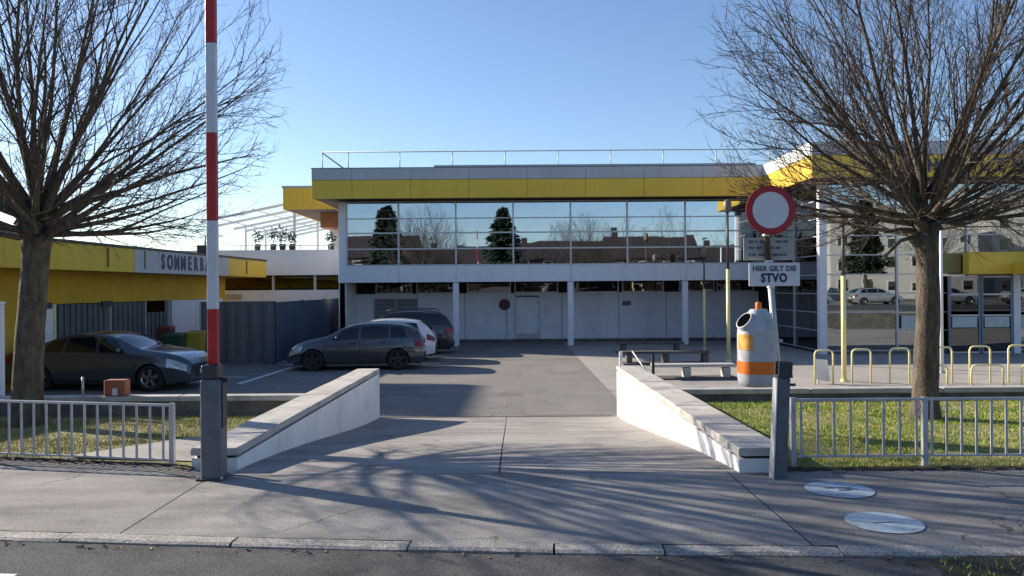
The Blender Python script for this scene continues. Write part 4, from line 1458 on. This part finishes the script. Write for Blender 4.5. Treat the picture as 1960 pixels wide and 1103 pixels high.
def make_car(name, paint, spec, label, group=None, rims=None):
    L, W, top, belt, xr, xf, wr = spec['L'], spec['W'] / 2, spec['top'], spec['belt'], spec['xr'], spec['xf'], spec['wr']
    RA = wr + .045
    root = thing(name, (0, 0, 0), label, 'car', group)

    def half(x):
        t = max(0, (x - (L - .95)) / .95)
        u = max(0, (.7 - x) / .7)
        return W * (1 - .20 * t ** 2.4) * (1 - .10 * u ** 2.4)

    def zlow(x):
        z = .20 + .06 * max(0, (x - (L - .5)) / .5) + .10 * max(0, (.5 - x) / .5)
        for xc in (xr, xf):
            d = abs(x - xc)
            if d < RA:
                z = max(z, wr + math.sqrt(RA * RA - d * d))
        return z

    def S(x, s, side=1):
        w = half(x)
        zl, zb, zt = zlow(x), smooth_interp(belt, x, .22), smooth_interp(top, x, .2)
        zb = max(zb, zl + .03)
        zt = max(zt, zb + .012)
        c = max(0, min(1, (zt - zb - .06) / .36))
        wr_ = w * (.84 - .12 * c)
        ze = zb + (zt - zb) * (.76 + .14 * c)
        if s <= 1:
            z = zl + (zb - zl) * s
            f = (z - .2) / max(.2, zb - .2)
            y = w * (.93 + .07 * math.sin(math.pi * min(1, max(0, f * .85 + .08))))
            if f > .72:
                y -= .012 * (f - .72) / .28
        elif s <= 2:
            u = s - 1
            y0_ = w * (.93 + .07 * math.sin(math.pi * .93)) - .012
            y = y0_ + (wr_ - y0_) * u + .02 * math.sin(math.pi * u) * c
            z = zb + (ze - zb) * u
        else:
            v = s - 2
            y = wr_ * (1 - v)
            z = ze + (zt - ze) * (1 - (1 - v) ** 2.2)
        return Vector((x - L / 2, side * y, z))

    def N_(x, s, side):
        e = .01
        a = S(min(x + e, L), s, side) - S(max(x - e, 0), s, side)
        s0, s1 = max(0, s - .04), min(3, s + .04)
        b = S(x, s1, side) - S(x, s0, side)
        n = b.cross(a) * side
        if n.length < 1e-9:
            return Vector((0, side, 0))
        n.normalize()
        return n

    xs = set([0, L, .03, L - .03])
    k = 0
    while k * .06 < L:
        xs.add(round(k * .06, 3))
        k += 1
    for xc in (xr, xf):
        for i in range(15):
            xs.add(round(xc + RA * math.cos(math.pi * i / 14) * .9999, 4))
    xs = sorted(x for x in xs if 0 <= x <= L)
    ss = [0, .12, .28, .45, .6, .75, .88, .96, 1, 1.06, 1.2, 1.4, 1.6, 1.8, 1.93, 2, 2.08, 2.25, 2.5, 2.75, 3]
    mb = MB()
    ns = len(ss)
    V = []
    for x in xs:
        V += [S(x, s, 1) for s in ss]
        V += [S(x, s, -1) for s in reversed(ss[:-1])]
    m_ = 2 * ns - 1
    F = []
    for i in range(len(xs) - 1):
        for j in range(m_ - 1):
            F.append((i * m_ + j, i * m_ + j + 1, (i + 1) * m_ + j + 1, (i + 1) * m_ + j))
    mb.add(V, F, True)
    mb.add([V[j] for j in range(m_)], [tuple(range(m_))[::-1]])
    e = (len(xs) - 1) * m_
    mb.add([V[e + j] for j in range(m_)], [tuple(range(m_))])
    body = mb.build('body', paint, root, local=True)
    MB().box(.12 - L / 2, L / 2 - .2, -W + .26, W - .26, .18, .62).build('underbody', M_PLASTIC, root, local=True)

    def patch(nm, x0, x1, s0, s1, material, parent, side=0, off=.004, nx=10, nsv=6, xfun=None):
        mb = MB()
        sides = (1, -1) if side == 0 and s1 >= 3 else (side if side else 1,)
        V = []
        for sd in sides:
            k0 = len(V)
            for i in range(nx + 1):
                for j in range(nsv + 1):
                    s = s0 + (s1 - s0) * j / nsv
                    xa, xb = (x0, x1) if xfun is None else xfun(s)
                    x = xa + (xb - xa) * i / nx
                    V.append(S(x, s, sd) + N_(x, s, sd) * off)
            q = []
            for i in range(nx):
                for j in range(nsv):
                    a = k0 + i * (nsv + 1) + j
                    q.append((a, a + nsv + 1, a + nsv + 2, a + 1))
            mb_f = q
            mb.f.extend(mb_f)
            mb.sm.extend([True] * len(mb_f))
        mb.v.extend(tuple(v) for v in V)
        return mb.build(nm, material, parent, local=True)

    c = spec['glass']
    for sd in (1, -1):
        for (xa, xb, xc_, xd) in c['side']:
            # bottom range xa..xb, top range xc..xd
            patch('side_window', 0, 1, 1.06, 1.86, M_CGLASS, root, sd, .004, 12, 6,
                  xfun=lambda s, xa=xa, xb=xb, xc_=xc_, xd=xd: (xa + (xc_ - xa) * (s - 1.06) / .8, xb + (xd - xb) * (s - 1.06) / .8))
        for x in spec['seams']:
            patch('door_seam', x - .006, x + .006, .08, 1.0, M_BLACK, root, sd, .003, 1, 8)
        for x in spec['handles']:
            patch('door_handle', x - .09, x + .09, .86, .90, M_PLASTIC, root, sd, .018, 3, 2)
        patch('sill', xr + RA + .03, xf - RA - .03, 0, .13, M_PLASTIC, root, sd, .006, 6, 2)
        hx = spec['head']
        patch('headlight', hx[0], hx[1], .62, .95, M_LAMP, root, sd, .006, 6, 4)
        tx = spec['tail']
        patch('tail_light', tx[0], tx[1], .70, .97, M_TAIL, root, sd, .006, 6, 4)
        xm = spec['mirror']
        p = S(xm, 1.12, sd)
        mm = MB()
        mm.lathe([(.0, -.07), (.045, -.055), (.06, 0), (.045, .055), (0, .07)], 10)
        mm.v = [(p.x + v[0] * .8, p.y + sd * (.07 + 0) + v[1] * 1.6, p.z + .05 + v[2]) for v in mm.v]
        mm.build('mirror', paint, root, local=True)
    patch('windscreen', c['front'][0], c['front'][1], 2.04, 3, M_CGLASS, root, 0, .004, 10, 6)
    patch('rear_window', c['rear'][0], c['rear'][1], 2.04, 3, M_CGLASS, root, 0, .004, 10, 6)
    zf = interp(belt, L)
    g0 = L / 2
    MB().box(g0 - .004, g0 + .012, -.42, .42, .34, zf - .03).build('grille', M_PLASTIC, root, local=True)
    MB().box(g0 + .012, g0 + .018, -.26, .26, .40, .51).build('number_plate', M_PLATE, root, local=True)
    MB().box(-g0 - .012, -g0 + .004, -.62, .62, .32, .50).build('rear_bumper_trim', M_PLASTIC, root, local=True)
    MB().box(-g0 - .018, -g0 - .004, -.26, .26, .62, .73).build('number_plate', M_PLATE, root, local=True)
    # wheels
    for xc in (xr, xf):
        for sd in (1, -1):
            yo = sd * (half(xc) - .025)
            yi = yo - sd * .2
            wv = MB()
            prof = [(wr * .66, yi), (wr * .95, yi), (wr, yi + sd * .03), (wr, yo - sd * .03), (wr * .95, yo), (wr * .68, yo), (wr * .66, yo - sd * .05)]
            n = 28
            V = []
            for r, y in prof:
                for j in range(n):
                    a = 2 * math.pi * j / n
                    V.append((xc - L / 2 + r * math.cos(a), y, wr + r * math.sin(a)))
            wv.add(V, [(i * n + j, i * n + (j + 1) % n, (i + 1) * n + (j + 1) % n, (i + 1) * n + j) for i in range(len(prof) - 1) for j in range(n)], True)
            wh = wv.build('wheel', M_TYRE, root, local=True)
            rm = MB()
            rm.add([(xc - L / 2 + wr * .67 * math.cos(2 * math.pi * j / n), yo - sd * .06, wr + wr * .67 * math.sin(2 * math.pi * j / n)) for j in range(n)], [tuple(range(n))])
            rm.build('brake_disc', M_BLACK, wh, local=True)
            rm = MB()
            for q in range(5):
                a = 2 * math.pi * q / 5 + .3
                ca, sa = math.cos(a), math.sin(a)
                for (r0, r1, w0, w1) in ((.03, wr * .66, .035, .045),):
                    pts = [(r0, -w0), (r1, -w1), (r1, w1), (r0, w0)]
                    b_ = [(xc - L / 2 + u * ca - v * sa, yo - sd * .045, wr + u * sa + v * ca) for u, v in pts]
                    t_ = [(xc - L / 2 + u * ca - v * sa, yo - sd * .012, wr + u * sa + v * ca) for u, v in pts]
                    rm.hexa(b_, t_)
            V = []
            for r, y in ((wr * .62, yo - sd * .03), (wr * .69, yo - sd * .004)):
                V += [(xc - L / 2 + r * math.cos(2 * math.pi * j / n), y, wr + r * math.sin(2 * math.pi * j / n)) for j in range(n)]
            rm.add(V, [(j, (j + 1) % n, n + (j + 1) % n, n + j) for j in range(n)], True)
            rm.build('rim', rims or M_RIM, wh, local=True)
    return root


SEDAN = dict(L=4.86, W=1.84, wr=.325, xr=1.02, xf=3.90,
             top=[(0, .78), (.05, .99), (.55, 1.06), (.8, 1.10), (1.35, 1.34), (1.9, 1.43), (2.45, 1.455), (2.85, 1.39), (3.55, 1.05), (4.3, .95), (4.7, .84), (4.86, .66)],
             belt=[(0, .70), (.05, .90), (.55, .95), (2.4, .93), (3.55, .92), (4.3, .85), (4.7, .73), (4.86, .56)],
             glass=dict(side=[(1.02, 1.62, 1.28, 1.66), (1.68, 2.5, 1.72, 2.46), (2.58, 3.30, 2.54, 2.98)], front=(2.92, 3.52), rear=(.72, 1.42)),
             seams=[1.55, 2.54, 3.52], handles=[1.75, 2.72], head=(4.32, 4.78), tail=(.02, .32), mirror=3.12)
HATCH = dict(L=4.30, W=1.82, wr=.335, xr=.82, xf=3.48,
             top=[(0, .80), (.06, 1.05), (.28, 1.30), (.55, 1.44), (1.3, 1.52), (2.0, 1.51), (2.45, 1.42), (3.12, 1.06), (3.8, .94), (4.12, .80), (4.30, .60)],
             belt=[(0, .74), (.06, .96), (.3, 1.02), (1.5, .97), (3.12, .94), (3.8, .84), (4.12, .70), (4.30, .52)],
             glass=dict(side=[(.52, 1.05, .66, 1.05), (1.11, 1.98, 1.11, 1.98), (2.05, 2.92, 2.05, 2.56)], front=(2.48, 3.08), rear=(.14, .50)),
             seams=[1.08, 2.02, 3.05], handles=[1.25, 2.2], head=(3.80, 4.22), tail=(.02, .30), mirror=2.72)
SUV = dict(L=4.65, W=1.90, wr=.36, xr=.92, xf=3.70,
           top=[(0, .95), (.06, 1.18), (.30, 1.50), (.6, 1.64), (1.4, 1.71), (2.1, 1.70), (2.6, 1.60), (3.25, 1.22), (4.0, 1.10), (4.45, .95), (4.65, .72)],
           belt=[(0, .85), (.06, 1.06), (.3, 1.14), (1.6, 1.10), (3.25, 1.07), (4.0, .98), (4.45, .84), (4.65, .62)],
           glass=dict(side=[(.48, 1.1, .6, 1.1), (1.16, 2.05, 1.16, 2.05), (2.12, 3.02, 2.12, 2.7)], front=(2.62, 3.2), rear=(.12, .48)),
           seams=[1.13, 2.09, 3.2], handles=[1.3, 2.28], head=(4.1, 4.55), tail=(.02, .32), mirror=2.85)

car = make_car('sedan', car_paint('paint_dark_grey', (.075, .083, .098), .35, .25), SEDAN, 'dark grey sedan parked in front of the yellow pavilion')
car.location = (-10.25, 20.45, LOT)
car.rotation_euler = (0, 0, R(-5))
car = make_car('hatchback', car_paint('paint_anthracite', (.085, .09, .10), .6, .2), HATCH, 'anthracite grey hatchback, nearest of the three cars parked side by side', rims=M_RIMD)
car.location = (-4.82, 24.95, LOT)
car.scale = (.96, .96, .96)
car.rotation_euler = (0, 0, R(180 + 4))
car = make_car('hatchback', car_paint('paint_white', (.72, .73, .74), 0.0), HATCH, 'white hatchback parked between the anthracite and the dark blue car')
car.location = (-4.72, 27.7, LOT)
car.scale = (.96, .96, .96)
car.rotation_euler = (0, 0, R(180 + 3))
car = make_car('suv', car_paint('paint_navy', (.022, .03, .045)), SUV, 'dark blue SUV, farthest of the three cars parked side by side')
car.location = (-4.5, 30.6, LOT)
car.scale = (.97, .97, .97)
car.rotation_euler = (0, 0, R(180 + 3))
for s in (-1, 1):
    rr_ = MB()
    rr_.path([(-1.75, s * .6, 1.66), (-1.6, s * .6, 1.74), (.0, s * .6, 1.76), (.25, s * .6, 1.70)], .015, 6)
    rr_.build('roof_rail', M_STEELD, car, local=True)

# ------------------------------------------------------------------ plaza furniture
def bench(x0, x1, y, label, m, h=.40, legs=(.42, .9), d=.45):
    t = thing('bench', ((x0 + x1) / 2, y, LOT), label, 'bench', 'benches on the plaza')
    MB().cbox(x0, x1, y, y + d, LOT + h - .075, LOT + h, .012).build('seat', m, t)
    for f in legs:
        xc = x0 + (x1 - x0) * f
        MB().cbox(xc - .09, xc + .09, y + .05, y + d - .05, LOT, LOT + h - .093, .008).build('leg', m, t)
    MB().cbox(x0 - .0, x1 + .05, y - .15, y + d + .1, LOT + .004, LOT + .05, .01).build('foot_slab', M_WOODD, t)


bench(3.75, 5.95, 21.2, 'sunlit pale concrete bench, nearest of the benches beside the litter bin', M_WOOD)
bench(3.5, 6.3, 25.3, 'shaded dark bench behind the nearest pale bench', M_WOODD, .42, (.08, .5, .95))
bench(3.9, 6.4, 29.6, 'farthest shaded bench in front of the hall wall', M_WOODD, .42, (.1, .9))


def hoop(x, y, w, h, label, group, r=.024, name='bike_stand'):
    t = MB()
    k = .1 if h > .5 else .12
    pts = [(x - w / 2, y, LOT - .02), (x - w / 2, y, LOT + h - k), (x - w / 2 + k * .3, y, LOT + h - k * .3), (x - w / 2 + k, y, LOT + h), (x + w / 2 - k, y, LOT + h),
           (x + w / 2 - k * .3, y, LOT + h - k * .3), (x + w / 2, y, LOT + h - k), (x + w / 2, y, LOT - .02)]
    t.path(pts, r, 8)
    return tag(t.build(name, M_YMETAL), label, 'bike stand', group)


names = ['leftmost, with a white sheet behind it', 'second from the left', 'third from the left, left of the tree trunk', 'just right of the tree trunk', 'fifth, beside the entrance doors', 'at the right edge of the view', 'beyond the right edge']
for i, x in enumerate((7.78, 8.73, 9.70, 10.78, 11.75, 12.75, 13.7)):
    w = .46 + .014 * i
    hoop(x, 19.9 + .03 * i, w, .86 + .015 * i, 'tall yellow hoop bicycle stand, ' + names[i], 'tall bicycle stands')
for i, x in enumerate((10.25, 11.62, 12.85)):
    hoop(x, 19.5, .78, .50, 'low yellow hoop bicycle stand, ' + ('partly behind the tree trunk', 'in front of the fifth tall stand', 'at the right edge of the view')[i], 'low bicycle stands')
t = thing('white_sheet', (7.78, 20.02, LOT), 'white board leaning behind the leftmost yellow bicycle stand', 'board')
MB().hexa([(7.6, 20.0, LOT + .12), (7.97, 20.0, LOT + .06), (7.97, 20.03, LOT + .06), (7.6, 20.03, LOT + .12)],
          [(7.6, 20.06, LOT + .62), (7.93, 20.06, LOT + .60), (7.93, 20.09, LOT + .60), (7.6, 20.09, LOT + .62)]).build('sheet', M_PVC, t)
MB().box(7.7, 7.74, 20.1, 20.14, LOT, LOT + .55).build('support', M_STEEL, t)


def lamp(x, y, h, label, r=.055, split=.62):
    t = thing('lamp_post', (x, y, LOT), label, 'lamp post', 'yellow lamp posts on the plaza')
    z1 = LOT + h * split
    MB().tube((x, y, LOT), (x, y, z1), r, r, 12).build('lower_post', M_YMETAL, t)
    MB().tube((x, y, z1), (x, y, LOT + h), r * .75, r * .6, 12).build('upper_post', M_STEELD, t)
    MB().lathe([(r * 1.4, LOT), (r * 1.4, LOT + .06), (r, LOT + .07)], 14, (x, y)).build('base_collar', M_YMETAL, t)
    MB().lathe([(.0, LOT + h), (.09, LOT + h), (.13, LOT + h + .08), (.13, LOT + h + .34), (.05, LOT + h + .42), (0, LOT + h + .42)], 14, (x, y)).build('lantern', mat('lantern', (.16, .12, .09), .5, .2, 8), t)


lamp(8.53, 20.5, 4.0, 'tall yellow lamp post with dark upper half standing among the bicycle stands', .062, .68)
lamp(7.08, 26.1, 4.9, 'yellow lamp post left of the litter bin, nearer of the two', .06, .62)
lamp(7.48, 31.0, 3.6, 'thin yellow lamp post in the shade by the hall columns', .045, .66)
t = thing('flag_pole', (12.02, 22.3, LOT), 'slim white pole right behind the sunlit tree trunk', 'pole')
MB().tube((12.02, 22.3, LOT), (12.02, 22.3, 3.9), .05, .04, 12).build('shaft', M_WHITE, t)
MB().box(11.95, 12.09, 22.23, 22.37, LOT, LOT + .05).build('base_plate', M_STEEL, t)

# signs on the recessed wall
def round_sign(x, z, r, label):
    t = thing('round_sign', (x, 36.18, z), label, 'sign')
    MB().tube((x, 36.19, z), (x, 36.165, z), r, n=28).build('red_disc', mat('sign_red_faded', (.13, .012, .02), .5, .1, 5), t)
    MB().tube((x, 36.164, z), (x, 36.158, z), r * .72, n=28).build('blue_centre', mat('sign_navy', (.03, .015, .04), .5, .1, 5), t)
    for s in (-1, 1):
        a = r * .6
        w = r * .1
        MB().hexa([(x - s * a - w, 36.155, z - a), (x - s * a + w, 36.155, z - a), (x - s * a + w, 36.157, z - a), (x - s * a - w, 36.157, z - a)],
                  [(x + s * a - w, 36.155, z + a), (x + s * a + w, 36.155, z + a), (x + s * a + w, 36.157, z + a), (x + s * a - w, 36.157, z + a)]).build('red_bar', MATS['sign_red_faded'], t)


round_sign(-.34, .90, .26, 'round dark red no-stopping sign on the recessed hall wall')
for i, (x, z, w, h, lb) in enumerate(((1.58, .68, .13, .17, 'small white notice right of the hall door'), (5.2, .92, .2, .1, 'small dark plaque on the middle of the recessed wall'), (9.15, .75, .12, .16, 'small pale notice on the recessed wall near the lamp posts'))):
    t = thing('notice', (x, 36.18, z), lb, 'notice')
    MB().cbox(x - w, x + w, 36.17, 36.19, z - h, z + h, .004).build('plate', M_FRAMED if i == 1 else M_FRAME, t)
    MB().box(x - w * .75, x + w * .75, 36.165, 36.169, z - h * .75, z + h * .75).build('sheet', M_INKG if i == 1 else M_SIGNWHITE, t)

# ------------------------------------------------------------------ canopy added out of view, shaped to cast the square shadow across the lot
cp = thing('shadow_canopy', (-36, 27, LOT), 'added out-of-view canopy on columns that casts the square shadow on the lot', 'canopy')
hz = LOT + 13
kx, ky = math.sin(-SUN_AZ) / math.tan(SUN_EL), -math.cos(SUN_AZ) / math.tan(SUN_EL)
c0 = Vector((-.73, 20.2, 0)) - Vector((kx, ky, 0)) * 13
u = Vector((-.99, .13, 0)).normalized()
v = Vector((-.02, -1, 0))
A, B = c0, c0 + v * 5.0
C_, D_ = c0 + v * 5.0 + u * 14, c0 + u * 14
MB().hexa([Vector((q.x, q.y, hz - .35)) for q in (D_, C_, B, A)], [Vector((q.x, q.y, hz)) for q in (D_, C_, B, A)]).build('shadow_plate', M_COPING, cp)
for q in (c0 + u * 7.5 + v * 2.5, c0 + u * 13.4 + v * .6, c0 + u * 13.4 + v * 4.4):
    MB().box(q.x - .25, q.x + .25, q.y - .25, q.y + .25, LOT, hz - .353).build('column', M_COPING, cp)

# ------------------------------------------------------------------ the opposite side of the street (seen mirrored in the glazing)
M_RTILE = mat('roof_tile_brown', (.030, .021, .019), .85, .25, 3, .2, 20)
M_BROWNW = mat('brown_render', (.036, .029, .025), .9, .15, 1.5)
M_PALEW = mat('pale_render', (.55, .53, .49), .9, .1, 1.2)


def house(x0, x1, y0, d, hw, hr, label, mw, group):
    """gabled terrace house; front faces +Y at y0"""
    t = thing('terrace_house', ((x0 + x1) / 2, y0, -.02), label, 'house', group)
    MB().box(x0, x1, y0 - d, y0, -.02, hw).build('wall', mw, t)
    o = .35
    mb = MB()
    ym = y0 - d / 2
    V = [(x0, y0 + o, hw - .1), (x1, y0 + o, hw - .1), (x1, ym, hr), (x0, ym, hr), (x0, y0 - d - o, hw - .1), (x1, y0 - d - o, hw - .1)]
    mb.add(V, [(0, 1, 2, 3), (3, 2, 5, 4), (0, 3, 4), (1, 5, 2), (0, 4, 5, 1)])
    r_ = mb.build('roof', M_RTILE, t)
    MB().box(x0 + 1.2, x0 + 1.9, ym - .9, ym - .3, hr - .8, hr + .7).build('chimney', M_BROWNW, r_)
    n = int((x1 - x0) / 2.6)
    for k in range(n):
        xc = x0 + (x1 - x0) * (k + .5) / n
        for z in (1.0, 3.7):
            if z + 1.3 < hw:
                w = MB().box(xc - .55, xc + .55, y0 - .02, y0 + .03, z, z + 1.3).build('window', M_WHITE, t)
                MB().box(xc - .45, xc + .45, y0 + .032, y0 + .04, z + .1, z + 1.2).build('pane', M_GLASSD, w)


gh = 'terrace houses across the street'
spec_h = [(-48, -36, 'leftmost house of the terrace across the street', M_BROWNW), (-35.9, -24, 'second house of the terrace, ochre front', mat('ochre_render', (.085, .06, .042), .9, .15, 1.5)), (-23.9, -12, 'third house of the terrace, brown front', M_BROWNW),
          (-11.9, 0, 'fourth house of the terrace, ochre front', mat('ochre_render', (.13, .09, .06), .9, .15, 1.5)), (.1, 12, 'fifth house of the terrace, brown front', M_BROWNW), (12.1, 24, 'sixth house of the terrace, brown front', M_BROWNW), (24.1, 33, 'end house of the terrace beside the apartment block', M_BROWNW)]
for i, (a, b, lb, mw) in enumerate(spec_h):
    house(a, b, -32 - (i % 2) * .4, 9, 4.9 + (i % 3) * .3, 7.3 + (i % 3) * .55, lb, mw, gh)


def apartment(x0, x1, y0, d, h, floors, label):
    t = thing('apartment_block', ((x0 + x1) / 2, y0, -.02), label, 'building')
    MB().box(x0, x1, y0 - d, y0, -.02, h).build('wall', M_PALEW, t)
    MB().box(x0 - .2, x1 + .2, y0 - d - .2, y0 + .2, h, h + .3).build('roof', M_GCAP, t)
    n = int((x1 - x0) / 3)
    fh = h / floors
    for f in range(floors):
        for k in range(n):
            xc = x0 + (x1 - x0) * (k + .5) / n
            z = f * fh + .9
            w = MB().box(xc - .7, xc + .7, y0 - .02, y0 + .04, z, z + 1.4).build('window', M_WHITE, t)
            MB().box(xc - .6, xc + .6, y0 + .042, y0 + .05, z + .1, z + 1.3).build('pane', M_GLASSD, w)


apartment(41, 60, -45, 12, 11.5, 4, 'white four-storey apartment block across the street')
apartment(66, 86, -52, 12, 14, 5, 'taller pale apartment block farther along the street')


def conifer(x, y, h, r, label, seed):
    g = random.Random(seed)
    t = thing('conifer', (x, y, -.02), label, 'tree', 'conifers across the street')
    MB().tube((x, y, -.1), (x, y, h * .95), .22, .03, 10).build('trunk', M_BARK, t)
    mb = MB()
    for k in range(34):
        f = (k + .5) / 34
        z = h * (.3 + .7 * f) + g.gauss(0, .12)
        rr = r * (1 - f) ** .65 * g.uniform(.45, 1.2) + .2
        for q in range(15):
            a = g.uniform(0, 6.283)
            for m_ in range(18):
                s = rr * g.random() ** .6
                p = Vector((x + s * math.cos(a + g.gauss(0, .18)), y + s * math.sin(a + g.gauss(0, .18)), z - s * .28 + g.gauss(0, .12)))
                u_ = Vector((math.cos(a), math.sin(a), -.3 + g.gauss(0, .3))).normalized() * .3
                v_ = Vector((-math.sin(a), math.cos(a), g.gauss(0, .4))) * .15
                mb.add([p - u_, p + v_, p + u_, p - v_], [(0, 1, 2, 3)])
    mb.build('crown', mat('needles', (.022, .04, .022), .8, .4, 3), t)


conifer(-14.4, -24, 11.2, 2.6, 'slim dark conifer in front of the ochre terrace house', 1)
conifer(-1.0, -25, 10.9, 3.2, 'broad dark conifer in front of the brown terrace house', 2)
conifer(37.5, -27, 11.0, 2.5, 'dark conifer next to the white apartment block', 3)

# bare street trees opposite (copies of one tree)
trunk, limbs, tw = tree_mesh(23, 3.2, .2, 3.6, 7.2, 26, 8, 4, twig_r=2.2)
t0 = thing('bare_tree', (0, 0, 0), None, 'tree', 'bare trees across the street')
trunk.build('trunk', M_BARK, t0, local=True)
cr_ = limbs.build('crown', M_BARK, t0, local=True)
tw.build('twigs', M_TWIG, cr_, local=True)
spots = [(1.8, -29.5, .8, 'small bare tree right behind the broad conifer across the street'), (14, -27.5, 1.05, 'bare tree between the fifth and sixth terrace houses'), (-13, -30, .85, 'small bare tree behind the slim conifer across the street'), (-9.2, -26, 1.15, 'bare tree between the two conifers across the street'), (5.8, -27, .95, 'bare tree right of the broad conifer across the street'), (9.8, -29, .9, 'small bare tree before the fifth terrace house'),
         (18.5, -26, 1.15, 'tall bare tree before the sixth terrace house'), (26.5, -27, .95, 'bare tree before the end terrace house'), (-20.5, -27, .95, 'bare tree left of the slim conifer'), (47, -30, 1.2, 'bare tree before the white apartment block'), (57, -32, 1.1, 'bare tree at the far end of the apartment block')]
for i, (x, y, s, lb) in enumerate(spots):
    o = t0 if i == 0 else copy_tree(t0)
    o.location = (x, y, -.02)
    o.rotation_euler = (0, 0, i * 1.3)
    o.scale = (s, s, s)
    o['label'] = lb

# parked cars opposite
pc = make_car('parked_car', car_paint('paint_silver', (.45, .46, .47)), HATCH, 'silver car parked across the street', 'cars parked across the street')
for i, (x, lb) in enumerate(((25, 'silver car parked across the street, first of the row'), (31, 'silver car parked across the street, second of the row'), (37, 'silver car parked across the street, third of the row'), (44, 'silver car parked across the street, last of the row'))):
    o = pc if i == 0 else copy_tree(pc)
    o.location = (x, -10.6, -.02)
    o['label'] = lb
